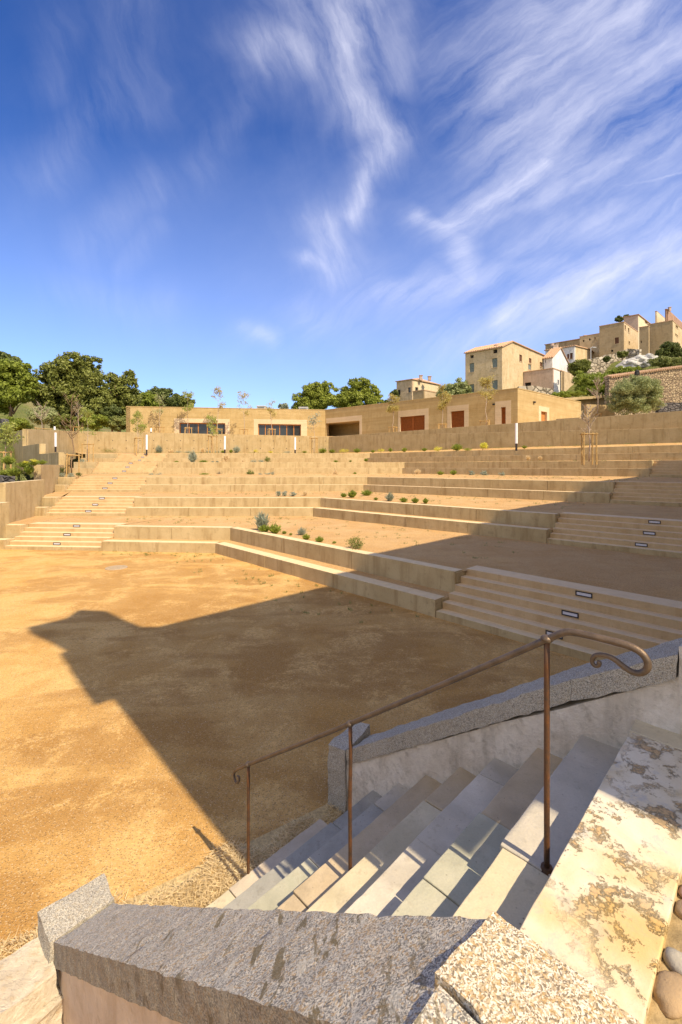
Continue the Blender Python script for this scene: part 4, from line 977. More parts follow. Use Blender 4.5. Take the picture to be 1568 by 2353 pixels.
for q, (x, y, r, lab) in enumerate(((1345, 432, 2.4, 'largest grey boulder, rightmost of the group below the village'), (1275, 440, 1.9, 'middle grey boulder of the group below the village'), (1215, 448, 1.7, 'leftmost grey boulder of the group below the village'), (1300, 415, 1.3, 'small grey boulder behind the largest one'))):
    boulder(P(*z4(x, y), 84), (r, r, r*.62), lab, q*3.7+1)
# street lamp and antenna in the village
t = empty('street_lamp', P(*z4(977, 410), 88), 'slim street lamp in front of the ochre village house', 'street lamp'); a = P(*z4(977, 412), 88); b = P(*z4(977, 335), 88)
MB().tube([a, b], .07, 8).build('pole', M['steel'], t); c_ = P(*z4(1000, 333), 88); MB().tube([b, b+(c_-b)*.5+ez*.15, c_], .05, 8).build('arm', M['steel'], t); MB().box(c_, (1, 0, 0), (0, 1, 0), (0, 0, 1), .35, .14, .08).build('lamp_head', M['steel'], t, bevel=.03)
t = empty('wall_lantern', P(*z4(1276, 500), 55.5), 'small dark lantern on the tiled stone wall above the round bush', 'lantern'); a = P(*z4(1276, 512), 55.5)
MB().tube([a-ez*.5, a], .05, 8).build('post', M['iron_dark'], t); MB().prism([(a.x-.2, a.y-.2), (a.x+.2, a.y-.2), (a.x+.2, a.y+.2), (a.x-.2, a.y+.2)], a.z, a.z+.45).build('lantern_body', M['iron_dark'], t, bevel=.04); MB().tube([a+ez*.45, a+ez*.7], [.26, .04], 8).build('cap', M['iron_dark'], t)

# ------------------------------------------------------------ iron fence and dark wall at the far left
t = empty('iron_fence', P(20, 1100, 24), 'thin black iron railing above the dark stone wall at the left edge', 'fence')
a = P(-60, 1086, 24); b = P(42, 1104, 23); mb = MB(); L = (b-a).length; d = (b-a).normalized()
for dz in (0, -.42): mb.tube([a+ez*dz, b+ez*dz], .018, 6)
mb.build('rail', M['iron_dark'], t); mb = MB(); k = 9
for i in range(k+1): q = a.lerp(b, i/k); mb = MB().tube([q+ez*.02, q-ez*.62], .02, 6); mb.build('post', M['iron_dark'], t)
pwall('dry_stone_wall', [P(-70, 1088, 23.5), P(13, 1096, 22.5)], .5, M['stonewall_dark'], 'dark dry stone wall under the iron railing at the left edge', zb=-2.5, sub=.4, disp=.05)
pwall('stone_wall', [P(-30, 960, 48), P(3, 962, 47), P(6, 978, 46)], .6, M['stonewall_dark'], 'sliver of grey stone wall at the left edge below the trees', zb=-3, sub=.8, disp=.05)
# light bollards
def bollard(x, yb, yt, Y, w, label):
    b = P(x, yb, Y); h = P(x, yt, Y).z-b.z
    t = empty('light_column', b, label, 'light column', 'white light columns')
    MB().tube([b-ez*.2, b+ez*h*.19], w*.82, 12).build('base', M['frame_black'], t); MB().tube([b+ez*h*.191, b+ez*h], w, 14).build('light_tube', M['lampwhite'], t, smooth=False)
bollard(128, 1034, 994, 43, .10, 'white light column before the angled wall, leftmost of all')
bollard(337.5, 1041, 999, 47, .10, 'white light column left of centre, just right of a staked sapling')
bollard(517, 1040, 1002, 47.5, .10, 'white light column between the left windows and the bench rows')
bollard(678.5, 1040, 1005, 47.5, .10, 'white light column below the second long window')
bollard(1187, 1030, 972.5, 35.5, .10, 'tallest white light column, standing before the right ramp wall')
bollard(347.5, 994, 984, 53.8, .1, 'short top of a white light column behind the tall wall')
bollard(126, 990, 980, 49, .1, 'stub of a white light column behind the angled wall')
# ------------------------------------------------------------ foliage
def leaves(blobs, n, size, seed=0, clump=.34, aspect=.6, flat=0.0, fill=.25, nclump=40):
    """blobs: (x,y,z,rx,ry,rz). Leaf quads gathered into irregular clumps near the blob surfaces, with gaps between."""
    rg = np.random.default_rng(seed); C = []; Wt = []
    for b in blobs:
        b = np.array(b, float); m = max(3, int(nclump*(b[3]*b[5])/max(.01, max(q[3]*q[5] for q in blobs))))
        d = rg.normal(size=(m, 3)); d /= np.linalg.norm(d, axis=1)[:, None]; rad = np.where(rg.random(m) < fill, rg.uniform(.2, .7, m), rg.uniform(.72, 1.02, m))
        c = b[:3]+d*b[3:]*rad[:, None]; r = clump*b[3:].mean()*rg.uniform(.55, 1.25, m)
        C.append(np.c_[c, r]); 
    C = np.vstack(C); w = C[:, 3]**2; k = rg.choice(len(C), n, p=w/w.sum())
    d = rg.normal(size=(n, 3)); d /= np.linalg.norm(d, axis=1)[:, None]
    pos = C[k, :3]+d*(C[k, 3]*rg.random(n)**.45)[:, None]*np.array([1, 1, .8])
    nrm = d*.7+rg.normal(size=(n, 3))*.6; nrm[:, 2] += .25+flat; nrm /= np.linalg.norm(nrm, axis=1)[:, None]
    t = np.cross(nrm, rg.normal(size=(n, 3))); t /= np.linalg.norm(t, axis=1)[:, None]; bt = np.cross(nrm, t)
    s = size*rg.uniform(.6, 1.35, n)[:, None]
    V = np.stack([pos-t*s, pos-bt*s*aspect, pos+t*s, pos+bt*s*aspect], 1).reshape(-1, 3)
    return V, np.arange(4*n).reshape(-1, 4)
def limb_tree(base, h, spread, seed, r=.2, k=7):
    rq = random.Random(seed); mb = MB(); base = Vector(base); top = base+Vector((rq.uniform(-.1, .1)*h, rq.uniform(-.1, .1)*h, h*.75))
    p = [base-ez*.3, base+ez*h*.15, base.lerp(top, .5)+Vector((rq.uniform(-.05, .05)*h, 0, 0)), top]; mb.tube(p, [r*1.3, r, r*.7, r*.25], 8)
    for i in range(k):
        u = rq.uniform(.25, .9); s = base.lerp(top, u); a = rq.uniform(0, 6.28); L = spread*rq.uniform(.5, .9)
        e = s+Vector((math.cos(a)*L, math.sin(a)*L, h*rq.uniform(.1, .28))); mb.tube([s, s.lerp(e, .5)+ez*h*.03, e], [r*.45, r*.3, r*.1], 6)
    return mb
def tree(name, label, blobs_px, Y, zb, n, size, m, seed, cat='tree', group=None, bark='bark', clump=.34, dy=None, nclump=40, flat=0, trunk=True, **kw):
    """blobs_px: (x, y, rx, ry) in frame units at depth Y (+ optional depth shift)"""
    bl = []
    for b in blobs_px:
        yy = Y+(b[4] if len(b) > 4 else 0); c = P(b[0], b[1], yy); bl.append((c.x, c.y, c.z, b[2]*yy/F, (b[2]+b[3])/2*yy/F*.9, b[3]*yy/F))
    cx_ = sum(b[0]*b[3] for b in bl)/sum(b[3] for b in bl); cy_ = sum(b[1]*b[3] for b in bl)/sum(b[3] for b in bl); zt = max(b[2] for b in bl)
    t = empty(name, (cx_, cy_, zb), label, cat, group)
    V, Fq = leaves(bl, int(n*1.7), size*.74, seed, clump=clump*1.12, nclump=int(nclump*1.3), flat=flat, **kw); raw_mesh('crown' if trunk else 'foliage', V, Fq, M[m], t)
    if trunk: limb_tree((cx_, cy_, zb), max(1.0, zt-zb), max(b[3] for b in bl)*.9, seed, r=max(.05, (zt-zb)*.03)).build('trunk', M[bark], t, smooth=True)
    else:
        mb = MB(); rq = random.Random(seed)
        for i in range(5):
            b = bl[rq.randrange(len(bl))]; mb.tube([(cx_+rq.uniform(-.1, .1), cy_, zb-.2), (b[0]+rq.uniform(-.3, .3)*b[3], b[1], b[2])], [.05, .015], 5)
        mb.build('stem', M[bark], t)
    return t
c1 = lambda x, y: (x*.3341, 772.1+y*.3341)
GT = 'trees behind the walls at the left'
def blobs(f, L, s=.3341): return [(*f(b[0], b[1]), b[2]*s, b[3]*s, *(b[4:])) for b in L]
tree('hilltop_tree', 'dark rounded tree cut by the left edge on the far hilltop', blobs(c1, [(20, 165, 100, 45), (-60, 150, 80, 50)]), 120, 20, 5000, .45, 'leaf_dark', 1, group=GT)
tree('oak_tree', 'broad green oak at the left edge with a lit bright crown', blobs(c1, [(70, 250, 110, 80), (-30, 300, 110, 110), (150, 230, 70, 50), (90, 390, 120, 90), (-20, 430, 100, 90), (190, 340, 60, 90)]), 62, 8, 17000, .26, 'leaf_lime', 2, group=GT, clump=.32, nclump=60)
tree('oak_tree', 'largest dark olive-green oak rising above all others at left', blobs(c1, [(500, 200, 120, 80), (610, 200, 90, 70), (440, 290, 150, 110), (600, 330, 130, 120), (480, 430, 170, 130), (330, 300, 90, 100), (300, 440, 90, 110), (640, 460, 110, 110), (540, 540, 200, 80)]), 66, 8, 36000, .25, 'leaf_oak', 3, group=GT, clump=.27, nclump=70)
tree('oak_tree', 'medium ragged-topped tree between the largest oak and the earth building', blobs(c1, [(860, 310, 80, 65), (780, 330, 70, 70), (920, 320, 38, 70), (830, 430, 120, 90), (900, 430, 70, 70), (740, 470, 90, 90), (800, 560, 140, 60)]), 72, 8, 17000, .25, 'leaf_oak', 4, group=GT, clump=.3, nclump=60)
tree('round_tree', 'pale green rounded tree showing just above the left end of the roof', blobs(c1, [(1000, 440, 75, 50), (960, 480, 60, 50), (1060, 470, 50, 40)]), 84, 8, 7000, .24, 'leaf_lime', 5, group=GT)
tree('round_tree', 'dark green rounded tree above the roof, tallest of the three there', blobs(c1, [(1100, 400, 80, 48), (1120, 450, 110, 50), (1180, 430, 50, 40)]), 88, 8, 9000, .25, 'leaf_dark', 6, group=GT)
tree('round_tree', 'mid green tree above the roof, rightmost of the three there', blobs(c1, [(1240, 440, 60, 40), (1290, 465, 60, 35), (1200, 460, 50, 40)]), 92, 8, 6000, .25, 'leaf_oak', 7, group=GT)
for q, (x, y, rx, ry, mt, lb) in enumerate(((300, 545, 90, 55, 'leaf_olive', 'grey-green bush below the oaks, left of the bare branching sapling'), (90, 610, 120, 40, 'leaf_lime', 'low bright bush at the left edge under the oaks'), (660, 590, 90, 45, 'leaf_lime', 'bright green bush behind the tall wall, left of the earth building'),
        (820, 600, 60, 45, 'grass', 'yellow-green bush touching the left end of the earth building'), (770, 520, 60, 40, 'leaf_dark', 'dark bush in the gap left of the earth building'), (440, 590, 80, 45, 'leaf_oak', 'mid green bush directly behind the bare branching sapling'))):
    tree('bush', lb, [(*c1(x, y), rx*.3341, ry*.3341)], 56+q, 7.2, 4500, .15, mt, 20+q, cat='bush', group='bushes behind the walls at the left', trunk=False)
tree('pine_tree', 'rounded stone pine behind the earth building, left of the pair', blobs(c2, [(800, 210, 85, 55), (720, 270, 75, 50), (850, 270, 85, 55), (760, 320, 110, 35), (870, 190, 50, 40), (680, 320, 45, 30)], .3342), 84, 7, 22000, .20, 'leaf_pine', 31, group='stone pines', clump=.3, nclump=60, flat=.4)
tree('pine_tree', 'rounded stone pine behind the earth building, taller right one of the pair', blobs(c2, [(1090, 180, 95, 55), (1000, 230, 80, 50), (1170, 230, 75, 55), (1080, 280, 150, 55), (960, 290, 70, 45), (1220, 275, 45, 40), (1050, 320, 110, 30)], .3342), 88, 7, 26000, .20, 'leaf_pine', 32, group='stone pines', clump=.28, nclump=70, flat=.4)
tree('small_tree', 'small grey-green tree top peeping over the roof left of the pines', blobs(c2, [(578, 322, 34, 22)], .3342), 80, 8, 1200, .16, 'leaf_grey', 33)
tree('bush', 'dark green tree top left of the distant pale house', [(*c2(1340, 235), 9, 10), (*c2(1275, 300), 12, 8)], 94, 14, 2000, .2, 'leaf_dark', 34, cat='bush', trunk=False)
tree('olive_tree', 'pale olive tree between the distant pale house and the tall ochre house', blobs(c3, [(390, 490, 60, 35), (430, 460, 40, 30), (350, 510, 55, 40), (440, 510, 50, 35)], .4431), 84, 13, 9000, .2, 'leaf_olive', 35)
GV = 'shrubs on the village slope'
for q, (bl, Y, n, mt, lb) in enumerate(((((905, 455, 60, 40), (945, 450, 35, 35), (890, 480, 50, 30)), 80, 6000, 'leaf_oak', 'dark rounded shrub under the ochre house wall'),
        (((940, 560, 75, 60), (1010, 540, 85, 50), (1060, 570, 60, 60), (900, 530, 40, 40), (1000, 600, 100, 40)), 66, 12000, 'leaf_lime', 'large bright green shrub left of the tiled stone wall'),
        (((1180, 485, 60, 25), (1240, 480, 60, 22), (1130, 500, 50, 25)), 76, 5000, 'leaf_lime', 'bright bushes spreading under the grey boulders'), (((1450, 430, 90, 28), (1540, 430, 60, 30)), 74, 6000, 'grass', 'yellow-green scrub at the right edge above the tiled wall'),
        (((1490, 335, 50, 38), (1450, 370, 50, 35), (1540, 360, 40, 35)), 84, 6000, 'leaf_dark', 'dark spreading shrub below the large brown house'), (((1180, 375, 28, 22),), 88, 1800, 'leaf_oak', 'small round shrub growing on the ragged terrace wall'),
        (((1080, 408, 20, 18),), 87, 1200, 'leaf_dark', 'small dark shrub under the tower house wall'), (((800, 640, 70, 15), (880, 632, 60, 12)), 62, 3500, 'leaf_lime', 'low green growth along the top of the shelter'), (((1160, 148, 26, 16), (1210, 135, 24, 12)), 135, 1500, 'leaf_dark', 'dark tree tops behind the skyline houses'))):
    tree('shrub', lb, [(*z4(b[0], b[1]), b[2]*.3552, b[3]*.3552) for b in bl], Y, P(0, z4(0, max(b[1]+b[3] for b in bl))[1], Y).z-.5, n, .17*Y/75, mt, 40+q, cat='shrub', group=GV, trunk=False)
tree('round_bush', 'large round silvery-green bush standing above the ramp wall at right', [(*z4(1265, 640), 50, 34), (*z4(1330, 610), 38, 30), (*z4(1190, 640), 34, 30), (*z4(1270, 580), 34, 26), (*z4(1370, 670), 26, 28), (*z4(1260, 710), 52, 22), (*z4(1150, 690), 20, 22)], 38, 6.9, 42000, .065, 'leaf_olive', 60, cat='bush', clump=.26, nclump=80, fill=.35)

# ------------------------------------------------------------ young staked trees
def stakes(base, h, w, label, n=3):
    t = empty('tree_stakes', base, ' '.join(label.split()[:16]), 'tree stakes', 'wooden stake frames round the young trees'); rq = random.Random(int(abs(base.x)*100)); tops = []
    for i in range(n):
        a = 2*math.pi*i/n+.5+rq.uniform(-.2, .2); b = base+Vector((math.cos(a)*w, math.sin(a)*w, 0)); tp = b+Vector((rq.uniform(-.03, .03), 0, h*rq.uniform(.97, 1.03))); tops.append((b, tp)); MB().tube([b-ez*.3, tp], .045, 8).build('stake', M['stake'], t)
    for i in range(n):
        a, b = tops[i], tops[(i+1) % n]; d = (b[1]-a[1]).normalized()*.1
        MB().tube([a[1]-ez*.09-d, b[1]-ez*.09+d], .035, 8).build('crossbar', M['stake'], t)
    return t
def sapling(base, h, seed, label, m=None, nleaf=0, spread=.6, lf=.09, bark='bark_pale', lo=.35, nb=14, stem=.028, twig=2):
    rq = random.Random(seed); t = empty('young_tree', base, label, 'young tree', 'young planted trees'); mb = MB(); tips = []
    pts = [base-ez*.1]; 
    for i in range(1, 7): pts.append(base+Vector((rq.uniform(-.04, .04)*h*.5, rq.uniform(-.04, .04)*h*.5, h*i/6*.95)))
    mb.tube(pts, [stem*(1.15-.95*i/6) for i in range(7)], 7)
    for i in range(nb):
        u = lo+(1-lo)*rq.random()**.9; s = pts[0].lerp(pts[-1], u); k = int(u*6); s = pts[min(k, 5)].lerp(pts[min(k, 5)+1], u*6-k) if k < 6 else pts[-1]
        a = rq.uniform(0, 6.28); L = spread*rq.uniform(.45, 1)*(1.15-u*.7); e = s+Vector((math.cos(a)*L, math.sin(a)*L, L*rq.uniform(.7, 1.5))); md = s.lerp(e, .5)+Vector((math.cos(a)*L*.12, math.sin(a)*L*.12, -L*.05))
        mb.tube([s, md, e], [stem*.5, stem*.32, stem*.12], 5); tips += [(md, .1), (e, .16)]
        for j in range(twig):
            q = s.lerp(e, rq.uniform(.4, .9)); a2 = a+rq.uniform(-1, 1); L2 = L*rq.uniform(.3, .6); e2 = q+Vector((math.cos(a2)*L2, math.sin(a2)*L2, L2*rq.uniform(.6, 1.4))); mb.tube([q, e2], [stem*.25, stem*.1], 4); tips.append((e2, .13))
    mb.build('trunk', M[bark], t, smooth=True)
    if m:
        bl = [(*p, r*2.2, r*2.2, r*2.0) for p, r in tips]; V, Fq = leaves(bl, int(nleaf*1.2), lf*.62, seed, clump=.75, nclump=9, fill=.6, aspect=.6); raw_mesh('crown', V, Fq, M[m], t)
    return t
# (x base, y base, Y, y top, y stake top, spread, material, leaves, wide, label words)
SAP = [
 (12, 1072, 27, 985, 1036, .8, 'leaf_young', 500, .28, 'bright leafy young tree cut by the left edge'),
 (165, 1090, 31.5, 908, 1043, 1.1, None, 0, .45, 'bare dark young tree with many upright branches beside the left stairs'),
 (202, 1058, 41, 944, 1019, .9, 'leaf_young', 420, .45, 'young tree with fresh green leaves right of the bare branching one'),
 (96, 994, 51, 930, 983, 1.2, None, 0, .9, 'bare bushy young tree behind the angled wall at left'),
 (180, 991, 54.1, 925, 980, .9, None, 0, .5, 'thin bare young tree behind the tall wall at far left'),
 (317, 1040, 47.5, 950, 1005, .8, 'leaf_young', 600, .45, 'green-leaved young tree casting its shadow on the tall wall'),
 (367, 998, 54.1, 905, 980, .9, 'leaf_olive', 160, .5, 'tall sparse young tree before the left blank part of the earth building'),
 (431, 998, 54.1, 902, 982, 1.0, 'leaf_young', 420, .5, 'leafy young tree before the left edge of the first window'),
 (489, 1040, 47.5, 962, 1001, .8, 'leaf_young', 420, .45, 'bright leafy young tree below the right end of the first window'),
 (501, 998, 54.1, 895, 984, 1.0, 'leaf_yellow', 260, .5, 'tallest sparse young tree, before the right end of the first window'),
 (561, 998, 54.1, 908, 985, 1.0, 'leaf_yellow', 200, .5, 'sparse young tree before the blank wall between the two windows'),
 (623, 999, 54.1, 925, 985, .8, 'leaf_yellow', 190, .5, 'slender young tree before the left part of the second window'),
 (722, 1041, 47.5, 950, 1005, .9, 'leaf_grey', 160, .45, 'greyish young tree standing at the bend of the tall wall'),
 (904, 993, 49.3, 905, 980, .9, 'leaf_yellow', 900, .5, 'yellow-leaved young tree left of the double brown shutter'),
 (1017, 985, 44.8, 893, 973, .9, 'leaf_yellow', 900, .5, 'yellow-leaved young tree between the double shutter and the single one'),
 (1117, 978, 41.8, 873, 965, 1.0, 'leaf_yellow', 800, .5, 'tallest yellow-leaved young tree, before the narrow red shutter'),
 (1354, 1056, 25.6, 930, 994, .75, None, 0, .42, 'bare whitish young tree in a tall stake frame at the right'),
 (1374, 960, 40, 868, 950, 1.1, None, 0, .5, 'bare spreading young tree left of the round bush')]
for q, (x, yb, Y, yt, ys, sp, mt, nlv, w, lb) in enumerate(SAP):
    b = P(x, yb, Y); h = P(x, yt, Y).z-b.z; hs = P(x, ys, Y).z-b.z
    bare = mt is None
    sapling(b, h, 100+q, lb, mt, nlv*2 if mt else 0, spread=sp, lf=.10 if Y < 50 else .12, bark='bark' if x == 165 else 'bark_pale', nb=22 if bare else 12, stem=.045 if bare else .035, twig=4 if bare else 2, lo=.42)
    stakes(b, hs, w, 'wooden stake frame around the '+lb.split(' with ')[0].split(' casting')[0].split(' in a')[0], 3 if q % 2 else 4)

# ------------------------------------------------------------ small planting
def plant(kind, base, w, h, seed, label, grp):
    rg = np.random.default_rng(seed); t = empty(kind, base, label, 'plant', grp); rq = random.Random(seed)
    mk = {'lavender_bush': 'leaf_grey', 'grey_cushion': 'leaf_grey', 'green_bush': 'leaf_oak', 'leafy_plant': 'leaf_lime', 'yellow_flower': 'flower', 'dry_shrub': 'dry', 'dark_bush': 'leaf_dark'}[kind]
    if kind in ('leafy_plant', 'dry_shrub', 'lavender_bush'):
        n = 200 if kind == 'leafy_plant' else 230; a = rg.uniform(0, 6.28, n); u = rg.random(n); lean = rg.uniform(0, 1, n)**.7
        p0 = np.c_[np.cos(a)*w*.12*u, np.sin(a)*w*.12*u, np.zeros(n)]; p1 = np.c_[np.cos(a)*w*.55*lean, np.sin(a)*w*.55*lean, h*(.45+.6*rg.random(n))*(1-.35*lean)]
        k = 4 if kind != 'dry_shrub' else 2; Vs = []; 
        for j in range(k):
            f_ = (j+.6)/k if j else 0.55/k; c = p0+(p1-p0)*f_+rg.normal(size=(n, 3))*w*.035; d = (p1-p0); d = d/np.linalg.norm(d, axis=1)[:, None]+rg.normal(size=(n, 3))*.35; s = np.cross(d, rg.normal(size=(n, 3))); s /= np.linalg.norm(s, axis=1)[:, None]
            L = h*(.16 if kind != 'dry_shrub' else .2); W_ = L*(.28 if kind == 'leafy_plant' else .1)
            Vs.append(np.stack([c-d*L, c-s*W_, c+d*L, c+s*W_], 1).reshape(-1, 3))
        V = np.vstack(Vs)+np.array(base)
    else:
        bl = [(base.x+rq.uniform(-.2, .2)*w, base.y+rq.uniform(-.2, .2)*w, base.z+h*rq.uniform(.4, .55), w*.36, w*.36, h*.42) for _ in range(4)]
        V, _ = leaves(bl, 900, max(.018, h*.05), seed, clump=.45, nclump=14, fill=.3)
    V[:, 2] = np.maximum(V[:, 2], base.z-.02)
    raw_mesh('foliage', V, np.arange(len(V)).reshape(-1, 4), M[mk], t)
    mb = MB()
    for i in range(5): a = rq.uniform(0, 6.28); mb.tube([base-ez*.05, base+Vector((math.cos(a)*w*.25, math.sin(a)*w*.25, h*.6))], [.012, .004], 4)
    mb.build('stem', M['bark'], t)
def onrow(f, x, y, Y): return P(*f(x, y), Y)
KN = {'lavender_bush': 'tall silvery lavender-like bush', 'grey_cushion': 'low silver-grey cushion plant', 'green_bush': 'rounded olive-green bush', 'leafy_plant': 'small bright green leafy plant', 'yellow_flower': 'clump of yellow flowers', 'dry_shrub': 'dry brown twiggy plant', 'dark_bush': 'dark green low bush'}
PL = []   # kind, f, x, y(base), Y-hint row, width px(zoomed), height px
def add(k, f, s, row, *items):
    for (x, y, w, h) in items: X, Y_ = f(x, y); PL.append((k, row, X, Y_, w*s, h*s))
add('lavender_bush', c2, .3342, 1, (425, 1170, 95, 135), (700, 1203, 70, 55)); add('leafy_plant', c2, .3342, 1, (445, 1185, 75, 55), (515, 1192, 80, 70), (580, 1195, 35, 22), (730, 1235, 60, 40), (822, 1252, 60, 42), (625, 1205, 25, 16), (925, 1262, 30, 18)); add('green_bush', c2, .3342, 1, (1066, 1300, 145, 88))
add('grey_cushion', c2, .3342, 2, (540, 937, 32, 42), (586, 937, 45, 42), (642, 937, 52, 32)); add('dry_shrub', c2, .3342, 2, (722, 935, 45, 40)); add('leafy_plant', c2, .3342, 2, (988, 945, 40, 35), (1048, 947, 55, 55), (1150, 935, 80, 45), (1210, 963, 30, 20), (1400, 978, 60, 35), (1482, 982, 45, 38), (1552, 986, 35, 38)); add('lavender_bush', c2, .3342, 2, (1306, 970, 65, 65))
add('green_bush', c2, .3342, 3, (344, 800, 58, 50), ); add('grey_cushion', c2, .3342, 3, (416, 801, 40, 28), (468, 800, 36, 28), (502, 800, 38, 32)); add('dry_shrub', c2, .3342, 3, (932, 797, 28, 50), (15, 905, 30, 30)); add('leafy_plant', c2, .3342, 3, (1066, 793, 22, 24), (40, 800, 60, 25), (125, 802, 25, 12), (820, 797, 40, 12))
add('green_bush', c2, .3342, 4, (470, 703, 45, 40)); add('grey_cushion', c2, .3342, 4, (370, 706, 60, 20), (425, 706, 46, 22), (90, 708, 22, 14), (118, 708, 22, 14)); add('leafy_plant', c2, .3342, 4, (935, 703, 40, 15), (1035, 700, 22, 12), (1142, 697, 28, 22), (20, 710, 60, 20)); add('dry_shrub', c2, .3342, 4, (173, 690, 28, 40), (296, 706, 12, 24))
add('lavender_bush', c1, .3341, 4, (1326, 872, 52, 88)); add('dry_shrub', c1, .3341, 3, (1365, 1076, 80, 45), (1555, 860, 36, 55)); add('grey_cushion', c1, .3341, 3, (1045, 970, 50, 32), (1090, 970, 55, 32)); add('leafy_plant', c1, .3341, 3, (1130, 970, 40, 18), (1400, 966, 60, 26)); add('leafy_plant', c1, .3341, 4, (1405, 870, 60, 18), (1215, 872, 30, 16))
add('lavender_bush', c1, .3341, 5, (1095, 805, 48, 55), ); add('lavender_bush', c2, .3342, 5, (252, 640, 48, 52)); add('grey_cushion', c2, .3342, 5, (62, 640, 42, 20), (120, 640, 38, 20), (600, 640, 70, 16)); add('grey_cushion', c1, .3341, 5, (1230, 804, 60, 12), (1290, 804, 50, 12)); add('green_bush', c1, .3341, 5, (655, 872, 85, 62), (775, 805, 110, 34)); add('dry_shrub', c1, .3341, 5, (1395, 803, 26, 40), (1180, 803, 36, 30))
add('yellow_flower', c2, .3342, 5, (380, 636, 40, 22), (488, 640, 40, 16), (990, 638, 85, 28), (1245, 632, 60, 22)); add('leafy_plant', c2, .3342, 5, (845, 638, 60, 34), (910, 638, 40, 26), (1080, 636, 50, 30), (1190, 636, 30, 20), (1408, 630, 36, 30), (215, 638, 26, 24), (160, 638, 30, 18), (720, 638, 40, 14), (1545, 625, 40, 22), (1310, 630, 28, 26))
add('yellow_flower', c3, .4431, 5, (303, 804, 62, 26), (534, 797, 48, 46)); add('leafy_plant', c3, .4431, 5, (400, 800, 56, 36), (750, 790, 26, 16), (230, 803, 30, 14), (127, 807, 28, 16), (455, 800, 60, 12)); add('dry_shrub', c3, .4431, 4, (768, 852, 26, 30), (832, 850, 22, 24))
add('grey_cushion', c3, .4431, 3, (474, 942, 36, 38), (538, 945, 52, 42), (633, 945, 38, 34), (590, 947, 26, 12)); add('dry_shrub', c3, .4431, 3, (195, 925, 36, 32)); add('leafy_plant', c3, .4431, 3, (315, 928, 36, 22), (382, 926, 36, 24))
add('grey_cushion', c1, .3341, 9, (430, 972, 70, 42), (485, 972, 60, 36), (575, 872, 60, 28)); add('dark_bush', c1, .3341, 9, (410, 950, 80, 60), (540, 965, 50, 30)); add('dark_bush', c1, .3341, 5, (380, 800, 50, 26), (335, 800, 40, 24))
add('leafy_plant', c1, .3341, 8, (100, 960, 120, 60), (200, 950, 60, 70), (60, 880, 80, 60), (160, 900, 90, 40), (235, 890, 60, 40), (290, 880, 60, 30), (30, 960, 60, 40))
add('yellow_flower', c1, .3341, 8, (240, 870, 60, 24), (170, 880, 50, 22))
PLY = {4: None, 5: 47.0, 8: 25.5, 9: None}
tw_ = {1: 'lowest', 2: 'second', 3: 'third', 4: 'fourth', 5: 'top', 8: 'far left', 9: 'left stairside'}
def plant_depth(row, X, Y_):
    if row in (1, 2):
        q = G(X, Y_, rows[row-1].z[2]-.03); return q
    if row == 3:
        r_ = rows[3]; k = (X-CX)/F; base = r_.c if X > 926 else r_.sr; d = r_.dr if X > 926 else r_.dl
        s = (k*base.y-base.x)/(d.x-k*d.y); Y = base.y+d.y*s-1.1; return P(X, Y_, Y)
    if row == 4:
        r_ = rows[4]; k = (X-CX)/F; base = r_.c; d = r_.dr if X > 844 else r_.dl
        s = (k*base.y-base.x)/(d.x-k*d.y); Y = base.y+d.y*s-1.1; return P(X, Y_, Y)
    if row == 5:
        base = W1C; d = dW if X > 736 else Vector((-1, 0, 0)); k = (X-CX)/F; s = (k*base.y-base.x)/(d.x-k*d.y); Y = base.y+d.y*s-1.3; return P(X, Y_, Y)
    if row == 9: return P(X, Y_, 31.0 if Y_ > 1080 else 38)
    return P(X, Y_, 25.5)
from collections import defaultdict
grp = defaultdict(list)
for p in PL: grp[(p[0], p[1])].append(p)
seed = 500
for (k, row), L in grp.items():
    L.sort(key=lambda p: p[2])
    for i, (k_, r_, X, Y_, w, h) in enumerate(L):
        b = plant_depth(row, X, Y_); s = b.y/F
        where = f'on the {tw_[row]} terrace' if row <= 5 else ('by the left stairs' if row == 9 else 'in the far left bed')
        lb = f'{KN[k]} {where}' + ('' if len(L) == 1 else (f', leftmost of {len(L)}' if i == 0 else (f', rightmost of {len(L)}' if i == len(L)-1 else f', {ORD[i]} from left')))
        seed += 1; plant(k, b, max(.12, w*s), max(.08, h*s), seed, lb, 'small plants on the terraces')
# ------------------------------------------------------------ stuff: weeds, straw, grass, pebbles
def blades(name, label, cat, pts, L, W_, m, seed, lay=.3):
    rg = np.random.default_rng(seed); p = np.array(pts); n = len(p); a = rg.uniform(0, 6.28, n); el = rg.uniform(0, 1, n)*lay*2
    d = np.c_[np.cos(a)*np.cos(el), np.sin(a)*np.cos(el), np.sin(el)]; s = np.cross(d, rg.normal(size=(n, 3))); s /= np.linalg.norm(s, axis=1)[:, None]; l = L*rg.uniform(.5, 1.3, n)[:, None]
    V = np.stack([p-s*W_, p+s*W_, p+d*l+s*W_*.3, p+d*l-s*W_*.3], 1).reshape(-1, 3); return tag(raw_mesh(name, V, np.arange(4*n).reshape(-1, 4), M[m]), label, cat, kind='stuff')
rg = np.random.default_rng(9)
def straw(n):
    out = []
    while len(out) < n:
        a = rg.uniform(.3, 3.3); b = rg.uniform(3.1, 4.6); lim = 3.32+.62*max(0, min(1, (2.9-a)/1.6))+.30*max(0, (1.3-a))+mnoise.noise(Vector((a*2.5, b*2.5, 0)))*.28
        if b > lim or rg.random() < max(0, (b-lim+.25))*2.5: continue
        p = AB(a, b, rg.uniform(0, .045)); out.append(tuple(p))
    return out
blades('dry_grass', 'pale dry cut grass strewn on the gravel at the foot of the stone steps', 'dry grass', straw(22000), .06, .0032, 'dry', 3, .25)
mound = MB()
